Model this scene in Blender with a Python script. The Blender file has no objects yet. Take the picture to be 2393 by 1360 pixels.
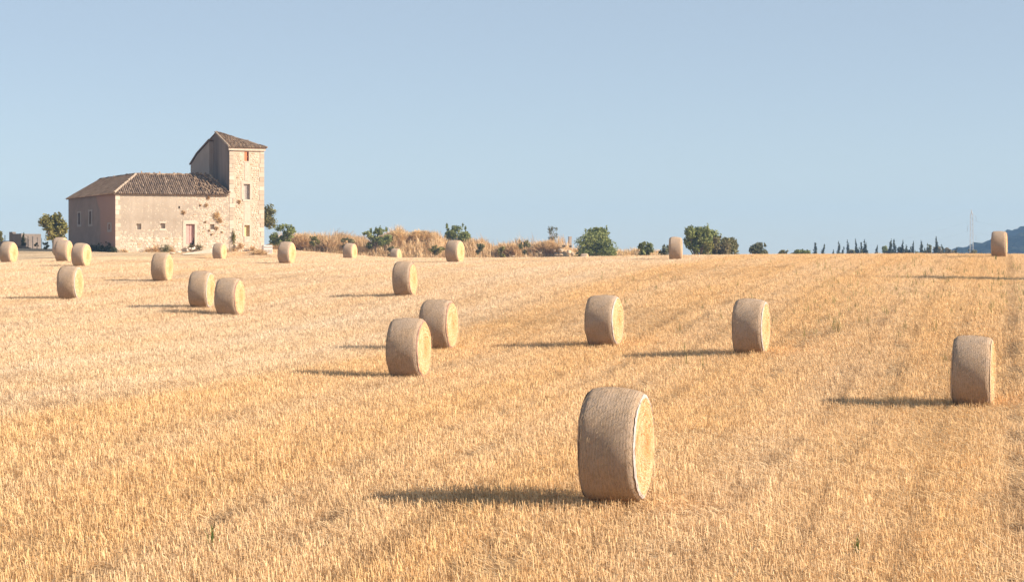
import bpy, bmesh, math, random
import numpy as np
from mathutils import Vector, Matrix

random.seed(7)
rng = np.random.default_rng(7)
SC = bpy.context.scene
COL = SC.collection

# ------------------------------------------------------------------ camera, sky, sun, exposure
F = 5000.0            # focal length in photo pixels (photo 2393 wide)
PX0, PY0 = 1196.5, 606.0   # principal column, eye-level row
CZ = 4.0              # eye height
cam_d = bpy.data.cameras.new('camera')
cam_d.sensor_width = 36.0
cam_d.lens = 36.0 * F / 2393.0
cam_d.shift_y = -(680.0 - PY0) / 2393.0
cam_d.clip_start = 0.5
cam_d.clip_end = 30000
cam = bpy.data.objects.new('camera', cam_d)
cam.location = (0, 0, CZ)
cam.rotation_euler = (math.radians(90), 0, 0)
COL.objects.link(cam)
SC.camera = cam

SUN_EL = 25.5
SUN_AZ = 14.0         # degrees behind the picture plane, from the right
sd = Vector((math.cos(math.radians(SUN_EL)) * math.cos(math.radians(SUN_AZ)),
             -math.cos(math.radians(SUN_EL)) * math.sin(math.radians(SUN_AZ)),
             math.sin(math.radians(SUN_EL))))
world = bpy.data.worlds.new('World')
SC.world = world
world.use_nodes = True
wn, wl = world.node_tree.nodes, world.node_tree.links
bg = wn['Background']
sky = wn.new('ShaderNodeTexSky')
sky.sky_type = 'NISHITA'
sky.sun_disc = False
sky.sun_elevation = math.radians(SUN_EL)
sky.sun_rotation = math.radians(90.0 + SUN_AZ)
sky.altitude = 0
sky.air_density = 0.6
sky.dust_density = 0.25
sky.ozone_density = 0.5
veil = wn.new('ShaderNodeMix')          # thin even summer veil over the whole dome
veil.data_type = 'RGBA'
veil.inputs[0].default_value = 0.60
veil.inputs[7].default_value = (2.56, 2.85, 3.08, 1)
wl.new(sky.outputs['Color'], veil.inputs[6])
wl.new(veil.outputs[2], bg.inputs['Color'])
bg.inputs['Strength'].default_value = 0.095
sun_d = bpy.data.lights.new('sun', 'SUN')
sun_d.energy = 4.9
sun_d.angle = math.radians(0.53)
sun_d.color = (1.0, 0.86, 0.70)
sun = bpy.data.objects.new('sun', sun_d)
sun.rotation_euler = sd.to_track_quat('Z', 'Y').to_euler()
COL.objects.link(sun)
vs = SC.view_settings
vs.view_transform = 'Standard'
vs.look = 'None'
vs.gamma = 1.0
vs.use_curve_mapping = False
vs.exposure = 0.95
SC.cycles.max_bounces = 6
SC.cycles.diffuse_bounces = 4
SC.cycles.transparent_max_bounces = 4
SC.cycles.volume_bounces = 0
SC.cycles.sample_clamp_indirect = 6

# ------------------------------------------------------------------ helpers
def at(px, py, Y):
    """the point that shows at photo pixel (px,py) at distance Y"""
    return Vector(((px - PX0) / F * Y, Y, CZ - (py - PY0) / F * Y))

def tag(o, label=None, cat=None, group=None, kind=None):
    if label: o['label'] = label
    if cat: o['category'] = cat
    if group: o['group'] = group
    if kind: o['kind'] = kind
    return o

def empty(name, loc=(0, 0, 0), rz=0.0):
    o = bpy.data.objects.new(name, None)
    o.empty_display_size = 0.3
    o.location = loc
    o.rotation_euler = (0, 0, rz)
    COL.objects.link(o)
    return o

def link(name, me, parent=None, loc=None, rot=None, kind=None):
    o = bpy.data.objects.new(name, me)
    if parent: o.parent = parent
    if loc is not None: o.location = loc
    if rot is not None: o.rotation_euler = rot
    if kind: o['kind'] = kind
    COL.objects.link(o)
    return o

def mesh_np(name, verts, faces, mat=None, tone=None, smooth=False):
    """verts (n,3) array; faces (m,k) array or list; tone = per-vertex float attribute"""
    me = bpy.data.meshes.new(name)
    v = np.asarray(verts, dtype=np.float32)
    if isinstance(faces, np.ndarray):
        m, k = faces.shape
        me.vertices.add(len(v))
        me.vertices.foreach_set('co', v.ravel())
        me.loops.add(m * k)
        me.loops.foreach_set('vertex_index', faces.astype(np.int32).ravel())
        me.polygons.add(m)
        me.polygons.foreach_set('loop_start', np.arange(m, dtype=np.int32) * k)
        me.polygons.foreach_set('loop_total', np.full(m, k, dtype=np.int32))
        me.update(calc_edges=True)
    else:
        me.from_pydata([tuple(map(float, p)) for p in v], [], [tuple(f) for f in faces])
        me.update()
    if tone is not None:
        a = me.attributes.new('tone', 'FLOAT', 'POINT')
        a.data.foreach_set('value', np.asarray(tone, dtype=np.float32))
    if smooth:
        me.polygons.foreach_set('use_smooth', np.ones(len(me.polygons), dtype=bool))
    if mat: me.materials.append(mat)
    return me

class MB:
    """collects simple solids into one mesh"""
    def __init__(self): self.v, self.f, self.t = [], [], []
    def add(self, vs, fs, t=0.5):
        n = len(self.v)
        self.v += [tuple(p) for p in vs]
        self.f += [tuple(i + n for i in f) for f in fs]
        self.t += [t] * len(vs)
        return self
    def box(self, x0, x1, y0, y1, z0, z1, t=0.5):
        return self.add([(x0, y0, z0), (x1, y0, z0), (x1, y1, z0), (x0, y1, z0), (x0, y0, z1), (x1, y0, z1), (x1, y1, z1), (x0, y1, z1)],
                 [(0, 3, 2, 1), (4, 5, 6, 7), (0, 1, 5, 4), (1, 2, 6, 5), (2, 3, 7, 6), (3, 0, 4, 7)], t)
    def tube(self, p, q, r0, r1, n=6, t=0.5):
        p, q = Vector(p), Vector(q)
        d = (q - p).normalized()
        a = d.orthogonal().normalized(); b = d.cross(a)
        vs = []
        for c, r in ((p, r0), (q, r1)):
            for i in range(n):
                th = 2 * math.pi * i / n
                vs.append(c + a * (r * math.cos(th)) + b * (r * math.sin(th)))
        fs = [(i, (i + 1) % n, n + (i + 1) % n, n + i) for i in range(n)]
        fs += [tuple(range(n))[::-1], tuple(range(n, 2 * n))]
        return self.add(vs, fs, t)
    def mesh(self, name, mat=None, smooth=False):
        return mesh_np(name, np.array(self.v), self.f, mat, self.t, smooth)
    def build(self, name, mat, parent=None, kind=None, smooth=False, loc=None, rot=None):
        return link(name, self.mesh(name, mat, smooth), parent, loc, rot, kind)

# ---- material helpers
def nodes_of(m): return m.node_tree.nodes, m.node_tree.links

class NT:
    """tiny node-graph writer"""
    def __init__(self, name):
        self.m = bpy.data.materials.new(name)
        self.m.use_nodes = True
        self.n, self.l = nodes_of(self.m)
        self.n.clear()
        self.out = self.n.new('ShaderNodeOutputMaterial')
    def node(self, t, **kw):
        n = self.n.new(t)
        for k, v in kw.items(): setattr(n, k, v)
        return n
    def put(self, sock, val):
        if isinstance(val, bpy.types.NodeSocket): self.l.new(val, sock)
        elif val is not None:
            if sock.type == 'RGBA' and len(val) == 3: val = (*val, 1)
            sock.default_value = val
    def math(self, op, a, b=None, c=None, clamp=False):
        n = self.node('ShaderNodeMath', operation=op, use_clamp=clamp)
        self.put(n.inputs[0], a)
        if b is not None: self.put(n.inputs[1], b)
        if c is not None: self.put(n.inputs[2], c)
        return n.outputs[0]
    def mix(self, fac, a, b, blend='MIX'):
        n = self.node('ShaderNodeMix', data_type='RGBA', blend_type=blend)
        self.put(n.inputs[0], fac); self.put(n.inputs[6], a); self.put(n.inputs[7], b)
        return n.outputs[2]
    def noise(self, vec, scale, detail=4, rough=0.55, dist=0.0):
        n = self.node('ShaderNodeTexNoise')
        if vec is not None: self.put(n.inputs['Vector'], vec)
        n.inputs['Scale'].default_value = scale
        n.inputs['Detail'].default_value = detail
        n.inputs['Roughness'].default_value = rough
        n.inputs['Distortion'].default_value = dist
        return n.outputs[0]
    def voro(self, vec, scale, feature='F1', out='Distance'):
        n = self.node('ShaderNodeTexVoronoi', feature=feature)
        if vec is not None: self.put(n.inputs['Vector'], vec)
        n.inputs['Scale'].default_value = scale
        return n.outputs[out]
    def ramp(self, fac, lo, hi, a=0.0, b=1.0):
        n = self.node('ShaderNodeMapRange', clamp=True)
        self.put(n.inputs[0], fac)
        n.inputs[1].default_value = lo; n.inputs[2].default_value = hi
        n.inputs[3].default_value = a; n.inputs[4].default_value = b
        return n.outputs[0]
    def coord(self, which='Object'):
        return self.node('ShaderNodeTexCoord').outputs[which]
    def pos(self): return self.node('ShaderNodeNewGeometry').outputs['Position']
    def scale(self, vec, s, loc=(0, 0, 0), rot=(0, 0, 0)):
        n = self.node('ShaderNodeMapping')
        self.put(n.inputs['Vector'], vec)
        n.inputs['Scale'].default_value = s
        n.inputs['Location'].default_value = loc
        n.inputs['Rotation'].default_value = rot
        return n.outputs[0]
    def sep(self, vec):
        n = self.node('ShaderNodeSeparateXYZ'); self.put(n.inputs[0], vec)
        return n.outputs
    def attr(self, name='tone'):
        return self.node('ShaderNodeAttribute', attribute_name=name).outputs['Fac']
    def orand(self): return self.node('ShaderNodeObjectInfo').outputs['Random']
    def bump(self, h, strength=0.5, dist=0.02):
        n = self.node('ShaderNodeBump')
        n.inputs['Strength'].default_value = strength
        n.inputs['Distance'].default_value = dist
        self.put(n.inputs['Height'], h)
        return n.outputs[0]
    def done(self, color, rough=0.9, normal=None, spec=0.2, trans=0.0, metal=0.0):
        p = self.node('ShaderNodeBsdfPrincipled')
        self.put(p.inputs['Base Color'], color)
        self.put(p.inputs['Roughness'], rough)
        p.inputs['Specular IOR Level'].default_value = spec
        p.inputs['Metallic'].default_value = metal
        if normal is not None: self.l.new(normal, p.inputs['Normal'])
        s = p.outputs[0]
        if trans > 0:
            t = self.node('ShaderNodeBsdfTranslucent')
            self.put(t.inputs['Color'], color)
            mx = self.node('ShaderNodeMixShader')
            mx.inputs[0].default_value = trans
            self.l.new(s, mx.inputs[1]); self.l.new(t.outputs[0], mx.inputs[2])
            s = mx.outputs[0]
        self.l.new(s, self.out.inputs['Surface'])
        return self.m

def plain(name, col, var=0.25, scale=3.0, rough=0.9, spec=0.2):
    g = NT(name)
    n = g.noise(g.coord(), scale, 5, 0.65)
    c = g.mix(g.ramp(n, 0.3, 0.7), tuple(x * (1 - var) for x in col), tuple(min(1, x * (1 + var)) for x in col))
    return g.done(c, rough, g.bump(n, 0.3, 0.02), spec)

# ------------------------------------------------------------------ the ground
ROW = math.radians(13.0)      # direction in which the field was driven
SR, CR = math.sin(ROW), math.cos(ROW)
DIA = 1.7
# bales: column, top row, bottom row, apparent angle of the round end (deg), label
BALES = [
    (1440, 905, 1166, 11.5), (955, 745, 885, 15), (2274, 787, 952, 3.6), (1755, 699, 827, 9.6),
    (1412, 691, 809, 14.5), (1025, 700, 817, 15.0), (946, 611, 692, 15), (537, 652, 741, 17.5),
    (471, 632, 718, 15), (164, 622, 701, 17), (379, 591, 658, 18), (2335, 540, 602, 2.5),
    (190, 568, 624, 23), (670, 565, 618, 20), (1063, 561, 615, 21), (1579, 554, 609, 0.8),
    (20, 565, 616, 25), (149, 560, 612, 18), (818, 569, 610, 20), (513, 569, 610, 20),
    (141, 557, 600, 18), (925, 581, 612.5, 20), (1366, 593, 624, 8),
]
def bale_Y(h): return F * DIA / (h * 1.02)
ctrl = []
for (cx, t, b, a) in BALES:
    if cx in (141,): continue
    ctrl.append((cx, b + 1, bale_Y(b - t)))
ctrl += [(-100, 1360, 26), (600, 1360, 26), (1200, 1360, 26), (1800, 1360, 26), (2500, 1360, 26),
         (-100, 1000, 42), (400, 900, 55), (2393, 760, 66), (1950, 700, 85), (2393, 655, 105), (1950, 640, 110),
         (1500, 660, 108), (1300, 640, 120),
         (1500, 602, 168), (1700, 600.5, 158), (1900, 600, 152), (2100, 598, 148), (2393, 600, 143), (2600, 600, 143),
         (1500, 614, 215), (1700, 616, 205), (1950, 616, 200), (2200, 616, 198), (2500, 616, 196),
         (1500, 626, 290), (1800, 632, 280), (2200, 632, 280), (2500, 632, 280),
         (1100, 607, 190), (900, 606.5, 200), (700, 606, 195), (1300, 606, 185),
         (700, 609, 285), (900, 612, 290), (1150, 616, 290),
         (270, 590, 211), (440, 590, 213), (610, 588, 217), (160, 584, 231), (300, 584, 245), (550, 583, 245), (0, 581, 232), (90, 581, 232),
         (0, 600, 190), (300, 603, 188), (-150, 584, 225), (0, 590, 300), (400, 592, 300)]
CP = np.array([at(*c)[:] for c in ctrl])
def _U(r2): return np.where(r2 > 1e-9, r2 * np.log(np.maximum(r2, 1e-9)), 0.0)
_S = np.array([1.0, 0.45])
_P = CP[:, :2] * _S
def _tps_fit(lam=25.0):
    n = len(_P)
    d2 = ((_P[:, None] - _P[None]) ** 2).sum(-1)
    K = _U(d2) + np.eye(n) * lam
    Q = np.hstack([np.ones((n, 1)), _P])
    A = np.zeros((n + 3, n + 3)); A[:n, :n] = K; A[:n, n:] = Q; A[n:, :n] = Q.T
    rhs = np.zeros(n + 3); rhs[:n] = CP[:, 2]
    return np.linalg.solve(A, rhs)
_W = _tps_fit()
def ground_z(x, y):
    x = np.atleast_1d(np.asarray(x, float)); y = np.atleast_1d(np.asarray(y, float))
    yc = np.clip(y, 24, 305)
    lim = yc * 0.27 + 4
    xc = lim * np.tanh(x / lim * 0.9) / math.tanh(0.9) * 0.82
    xc = np.where(np.abs(x) < lim * 0.8, x, np.sign(x) * (lim * 0.8 + (lim * 0.35) * np.tanh((np.abs(x) - lim * 0.8) / (lim * 0.35))))
    q = np.stack([xc, yc], -1) * _S
    out = np.empty(len(q))
    for i in range(0, len(q), 4000):
        d2 = ((q[i:i + 4000, None] - _P[None]) ** 2).sum(-1)
        out[i:i + 4000] = _U(d2) @ _W[:-3] + _W[-3] + q[i:i + 4000] @ _W[-2:]
    far = np.clip((y - 300) / 150, 0, 1); far = far * far * (3 - 2 * far)
    zf = 1.2 - np.clip((y - 900) / 4000, 0, 1) * 14
    return out * (1 - far) + zf * far
def gz(x, y): return float(ground_z(x, y)[0])

# ---- straw colours shared by soil sheet and stubble: bands that follow the drive direction
def field_bands(g, vec):
    """0 golden .. 1 pale, laid out in the ground plane along the drive direction"""
    s = g.sep(vec)
    warp = g.math('MULTIPLY_ADD', g.noise(g.scale(vec, (0.03, 0.03, 0)), 1.0, 2), 7.0, -3.5)
    u = g.math('SUBTRACT', g.math('MULTIPLY', s[0], CR), g.math('MULTIPLY', s[1], SR))
    uw = g.math('ADD', u, warp)
    pale = g.ramp(uw, -19.4, -22.2)
    fine = g.math('SINE', g.math('MULTIPLY', u, 2 * math.pi / 5.6))
    fine2 = g.math('SINE', g.math('MULTIPLY', uw, 2 * math.pi / 2.3))
    pat = g.noise(g.scale(vec, (0.11, 0.045, 0), rot=(0, 0, ROW)), 1.0, 4, 0.6)
    v = g.math('MULTIPLY_ADD', pale, 0.52, 0.16)
    v = g.math('MULTIPLY_ADD', fine, 0.12, v)
    v = g.math('MULTIPLY_ADD', fine2, 0.05, v)
    v = g.math('ADD', v, g.math('MULTIPLY_ADD', pat, 0.8, -0.4))
    # wheel and drill lines: narrow strips of trodden, greyer straw
    w1 = g.math('ADD', u, g.math('MULTIPLY_ADD', g.noise(g.scale(vec, (0.05, 0.02, 0), rot=(0, 0, ROW)), 1.0, 2), 1.2, -0.6))
    def lines(period, width):
        d = g.math('PINGPONG', g.math('ADD', w1, 500.0), period / 2)
        return g.ramp(d, width, width * 0.35)
    brk = g.noise(g.scale(vec, (0.5, 0.12, 0), rot=(0, 0, ROW)), 1.0, 3, 0.6)
    rightside = g.ramp(u, -20.0, -8.0, 0.8, 1.0)
    ln = g.math('MULTIPLY', g.math('MAXIMUM', lines(4.1, 0.17), g.math('MULTIPLY', lines(1.37, 0.18), 0.6)), g.math('MULTIPLY', g.ramp(brk, 0.40, 0.56), rightside))
    return g.math('ADD', v, 0.0, clamp=True), ln

def mat_soil():
    g = NT('straw_soil')
    p = g.pos()
    band, u = field_bands(g, p)
    n1 = g.noise(p, 9.0, 6, 0.75)
    n2 = g.noise(p, 0.9, 4, 0.6)
    litter = g.mix(band, (0.66, 0.455, 0.24), (0.76, 0.60, 0.40))
    soil = (0.19, 0.112, 0.058)
    near = g.ramp(g.sep(p)[1], 90.0, 170.0, 0.0, 0.30)
    f = g.math('ADD', g.math('ADD', g.ramp(n1, 0.40, 0.66), near), g.math('MULTIPLY_ADD', n2, 0.6, -0.3), clamp=True)
    f = g.math('SUBTRACT', f, g.math('MULTIPLY', u, 0.5), clamp=True)
    c = g.mix(f, soil, litter)
    return g.done(c, 0.95, g.bump(n1, 0.8, 0.06), 0.1)

def mat_straw(name, gold, pale, dark, trans=0.25, green=False):
    g = NT(name)
    p = g.pos()
    band, u = field_bands(g, p)
    t = g.attr('tone')
    c = g.mix(band, gold, pale)
    c = g.mix(g.ramp(t, 0.34, 0.05), c, dark)
    c = g.mix(g.ramp(t, 0.75, 1.0, 0, 0.55), c, (0.86, 0.72, 0.52))
    pn = g.noise(g.scale(p, (0.75, 0.28, 0), rot=(0, 0, ROW)), 1.0, 5, 0.7)
    c = g.mix(g.ramp(pn, 0.55, 0.72, 0, 0.5), c, dark)
    c = g.mix(g.math('MULTIPLY', u, 0.42), c, dark)
    return g.done(c, 0.75, None, 0.15, trans)

M = {}
M['soil'] = mat_soil()
M['stubble'] = mat_straw('stubble_straw', (0.87, 0.585, 0.285), (0.88, 0.715, 0.52), (0.38, 0.235, 0.12), 0.18)

def build_ground():
    ths = np.concatenate([np.linspace(-math.pi, -0.36, 24)[:-1], np.linspace(-0.36, 0.36, 170), np.linspace(0.36, math.pi, 24)[1:-1]])
    rs = np.concatenate([[0.5, 6, 14], np.arange(20, 60, 1.2), np.arange(60, 180, 2.4), np.arange(180, 330, 4.0), np.geomspace(335, 1900, 24)])
    T, R = np.meshgrid(ths, rs)
    X, Y = (R * np.sin(T)).ravel(), (R * np.cos(T)).ravel()
    Z = ground_z(X, np.where(np.abs(T.ravel()) > 1.2, 24, Y))
    n = len(ths); m = len(rs)
    i, j = np.meshgrid(np.arange(m - 1), np.arange(n), indexing='ij')
    j2 = (j + 1) % n
    f = np.stack([i * n + j, i * n + j2, (i + 1) * n + j2, (i + 1) * n + j], -1).reshape(-1, 4)
    f = f[:, ::-1]
    v = np.stack([X, Y, Z], -1)
    c = len(v)
    o = link('field', mesh_np('field', v, f, M['soil'], None, True))
    tag(o, 'mown grain field rising to a low crest', None, None, 'structure')
    return o
build_ground()

# ------------------------------------------------------------------ stubble (uncountable): tiles of real stalks, instanced
TILE = 1.6
def stalk_tile(seed, dens=520, rut=0.0, litter=260, hmul=1.0, bare=0.0, green=0):
    r = np.random.default_rng(seed)
    n = int(dens * TILE * TILE)
    rows = np.round(r.uniform(0, TILE, n) / 0.16) * 0.16 + r.normal(0, 0.04, n)
    free = r.random(n) < 0.45
    x = np.where(free, r.uniform(0, TILE, n), rows)
    y = r.uniform(0, TILE, n)
    # clumping
    k = r.uniform(0, TILE, (26, 2)); d = ((np.stack([x, y], -1)[:, None] - k[None]) ** 2).sum(-1).min(1) ** 0.5
    keep = d > bare * r.random(n)
    if rut > 0:
        c = TILE * 0.5 + 0.05 * np.sin(y * 3)
        keep &= ~((np.abs(x - c) < rut) & (r.random(n) < 0.85))
    x, y = x[keep], y[keep]; n = len(x)
    h = r.normal(0.118, 0.034, n).clip(0.05, 0.26) * hmul
    short = r.random(n) < 0.2; h[short] *= 0.55
    w = r.uniform(0.0022, 0.0048, n)
    yaw = r.uniform(0, math.pi, n)
    lean = np.stack([r.normal(-0.12, 0.2, n), r.normal(0.0, 0.2, n)], -1)
    dx, dy = np.cos(yaw) * w, np.sin(yaw) * w
    tx, ty = x + lean[:, 0] * h, y + lean[:, 1] * h
    z0 = np.full(n, -0.05)
    V = np.stack([np.stack([x - dx, y - dy, z0], -1), np.stack([x + dx, y + dy, z0], -1),
                  np.stack([tx + dx * .8, ty + dy * .8, h], -1), np.stack([tx - dx * .8, ty - dy * .8, h], -1)], 1).reshape(-1, 3)
    tone = np.repeat(r.random(n), 4)
    # loose straws lying about
    m = int(litter * TILE * TILE)
    lx, ly = r.uniform(0, TILE, m), r.uniform(0, TILE, m)
    lz = r.uniform(0.01, 0.11, m)
    ll = r.uniform(0.06, 0.2, m); la = r.uniform(0, math.pi, m); lw = 0.004; tilt = r.normal(0, 0.3, m)
    ax, ay, az = np.cos(la) * ll, np.sin(la) * ll, np.sin(tilt) * ll
    bx, by = -np.sin(la) * lw, np.cos(la) * lw
    V2 = np.stack([np.stack([lx - ax / 2 - bx, ly - ay / 2 - by, lz - az / 2], -1), np.stack([lx - ax / 2 + bx, ly - ay / 2 + by, lz - az / 2], -1),
                   np.stack([lx + ax / 2 + bx, ly + ay / 2 + by, lz + az / 2], -1), np.stack([lx + ax / 2 - bx, ly + ay / 2 - by, lz + az / 2 + 0.004], -1)], 1).reshape(-1, 3)
    t2 = np.repeat(0.3 + 0.7 * r.random(m), 4)
    V = np.concatenate([V, V2]); tone = np.concatenate([tone, t2])
    V[:, 0] -= TILE / 2; V[:, 1] -= TILE / 2
    fa = np.arange(len(V)).reshape(-1, 4)
    return mesh_np('stalk_patch', V, fa, M['stubble'], tone)

def scatter(name, pts, rots, idxs, scales, protos, label=None):
    """one 'stuff' object: geometry nodes put a patch (by index) on every point"""
    pc = bpy.data.collections.new(name + '_patches')
    for i, me in enumerate(protos):
        o = bpy.data.objects.new('patch_%02d' % i, me)
        pc.objects.link(o)
    me = bpy.data.meshes.new(name)
    me.from_pydata([tuple(p) for p in pts], [], [])
    a = me.attributes.new('prot', 'FLOAT_VECTOR', 'POINT'); a.data.foreach_set('vector', np.asarray(rots, np.float32).ravel())
    a = me.attributes.new('pidx', 'INT', 'POINT'); a.data.foreach_set('value', np.asarray(idxs, np.int32))
    a = me.attributes.new('psca', 'FLOAT_VECTOR', 'POINT'); a.data.foreach_set('vector', np.asarray(scales, np.float32).ravel())
    o = link(name, me, kind='stuff')
    if label: o['label'] = label
    ng = bpy.data.node_groups.new(name + '_nodes', 'GeometryNodeTree')
    ng.interface.new_socket('Geometry', in_out='INPUT', socket_type='NodeSocketGeometry')
    ng.interface.new_socket('Geometry', in_out='OUTPUT', socket_type='NodeSocketGeometry')
    N, L = ng.nodes, ng.links
    gi, go = N.new('NodeGroupInput'), N.new('NodeGroupOutput')
    ci = N.new('GeometryNodeCollectionInfo'); ci.inputs['Collection'].default_value = pc
    ci.inputs['Separate Children'].default_value = True; ci.inputs['Reset Children'].default_value = True
    ip = N.new('GeometryNodeInstanceOnPoints'); ip.inputs['Pick Instance'].default_value = True
    def na(nm, dt):
        n = N.new('GeometryNodeInputNamedAttribute'); n.data_type = dt; n.inputs['Name'].default_value = nm
        return next(s for s in n.outputs if s.enabled and s.name == 'Attribute')
    L.new(gi.outputs[0], ip.inputs['Points']); L.new(ci.outputs[0], ip.inputs['Instance'])
    L.new(na('pidx', 'INT'), ip.inputs['Instance Index'])
    L.new(na('prot', 'FLOAT_VECTOR'), ip.inputs['Rotation'])
    L.new(na('psca', 'FLOAT_VECTOR'), ip.inputs['Scale'])
    L.new(ip.outputs[0], go.inputs[0])
    md = o.modifiers.new('scatter', 'NODES'); md.node_group = ng
    return o

RUTS = [-0.1, 1.9, 3.4, 6.2, 8.1, 11.0, 12.9, 15.8, 17.7, -3.6, -5.5, -9.4, -11.3, -15.6, -24.2, -26.1, -33.0, -35.0, -44.0, -46.0]
def build_stubble():
    protos = [stalk_tile(s, dens=(620, 540, 480, 560, 420)[s]) for s in range(5)] + [stalk_tile(20 + s, dens=340, bare=0.20, litter=420, hmul=.85) for s in range(3)] \
        + [stalk_tile(40 + s, rut=0.20, dens=500) for s in range(3)]
    us = np.arange(-75, 62, TILE); ss = np.arange(18, 242, TILE)
    U, S = np.meshgrid(us, ss); U, S = U.ravel(), S.ravel()
    X, Y = U * CR + S * SR, -U * SR + S * CR
    px = PX0 + F * X / np.maximum(Y, 1)
    ok = (Y > 23) & (Y < 232) & (px > -120 - 30000 / np.maximum(Y, 10)) & (px < 2393 + 120 + 30000 / np.maximum(Y, 10))
    ok &= ~((px > 1450) & (Y > 178))
    # keep the house plot clear
    hx, hy = X + 39.3, Y - 212
    uu = hx * math.cos(math.radians(24)) + hy * math.sin(math.radians(24)); vv = -hx * math.sin(math.radians(24)) + hy * math.cos(math.radians(24))
    ok &= ~((uu > -0.6) & (uu < 17) & (vv > -0.9))
    U, S, X, Y = U[ok], S[ok], X[ok], Y[ok]
    n = len(X); r = np.random.default_rng(5)
    Z = ground_z(X, Y)
    e = 0.6
    gx = (ground_z(X + e, Y) - ground_z(X - e, Y)) / (2 * e); gy = (ground_z(X, Y + e) - ground_z(X, Y - e)) / (2 * e)
    # rotate about up by the row direction (or turned half round), then tilt with the slope
    flip = r.random(n) < 0.5
    yaw = np.where(flip, math.pi, 0.0) * 0 - ROW
    rots = np.stack([np.arctan(gy), -np.arctan(gx), yaw], -1)
    bare_n = np.sin(X * 0.21 + 1.3 * np.sin(Y * 0.09)) + np.sin(Y * 0.17 + X * 0.05) + r.normal(0, 0.5, n)
    idx = np.where(bare_n > 1.15, 5 + r.integers(0, 3, n), r.integers(0, 5, n))
    for ru in RUTS:
        near = np.abs(U - ru) <= TILE / 2
        pr = 0.45 if ru > -1 else (0.3 if ru > -17 else 0.35)
        idx = np.where(near & (r.random(n) < pr) & (Y < 185), 8 + r.integers(0, 3, n), idx)
    sx = np.where(r.random(n) < 0.5, -1.0, 1.0) * 1.02
    sy = np.where(r.random(n) < 0.5, -1.0, 1.0) * 1.02
    sx = np.abs(sx)
    scales = np.stack([sx, sy, r.uniform(0.85, 1.15, n)], -1)
    o = scatter('stubble', np.stack([X, Y, Z], -1), rots, idx, scales, protos, 'short cut straw stubble covering the field')
    return o
build_stubble()

# ------------------------------------------------------------------ the farmhouse
HB = math.radians(24.0)
P0 = at(270, 588, 212.0)
EU = Vector((math.cos(HB), math.sin(HB), 0)); EV = Vector((-math.sin(HB), math.cos(HB), 0))
CAM = Vector((0, 0, CZ))
def hp(px, py, plane='front', off=0.0):
    """house coordinates of a photo pixel on a wall plane: front (v=off) -> (u,w); left (u=off) -> (v,w)"""
    d = Vector(((px - PX0) / F, 1.0, -(py - PY0) / F))
    n = EV if plane == 'front' else EU
    t = (off - (CAM - P0).dot(n)) / d.dot(n)
    q = CAM + d * t - P0
    return ((q.dot(EU) if plane == 'front' else q.dot(EV)), q.z)

def wall_mesh(L, W0, W1, holes, depth, thick, axis):
    """wall from 0..L with real openings. axis 'u': runs along +x, faces -y; axis 'v': runs along +y, faces -x"""
    mb = MB()
    us = sorted(set([0.0, L] + [h[0] for h in holes] + [h[1] for h in holes]))
    ws = sorted(set([W0, W1] + [h[2] for h in holes] + [h[3] for h in holes]))
    def P(a, d, w): return (a, d, w) if axis == 'u' else (d, a, w)
    def quad(pts):
        pts = [P(*p) for p in pts]
        mb.add(pts, [(0, 1, 2, 3)] if axis == 'u' else [(3, 2, 1, 0)])
    for i in range(len(us) - 1):
        for j in range(len(ws) - 1):
            cu, cw = (us[i] + us[i + 1]) / 2, (ws[j] + ws[j + 1]) / 2
            if any(h[0] < cu < h[1] and h[2] < cw < h[3] for h in holes): continue
            # subdivide so that plaster relief and edges have something to bite on
            quad([(us[i], 0, ws[j]), (us[i + 1], 0, ws[j]), (us[i + 1], 0, ws[j + 1]), (us[i], 0, ws[j + 1])])
    for (a, b, c, d) in holes:
        quad([(a, 0, c), (a, 0, d), (a, depth, d), (a, depth, c)])
        quad([(b, 0, d), (b, 0, c), (b, depth, c), (b, depth, d)])
        quad([(a, 0, d), (b, 0, d), (b, depth, d), (a, depth, d)])
        quad([(b, 0, c), (a, 0, c), (a, depth, c), (b, depth, c)])
    return mb

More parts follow.
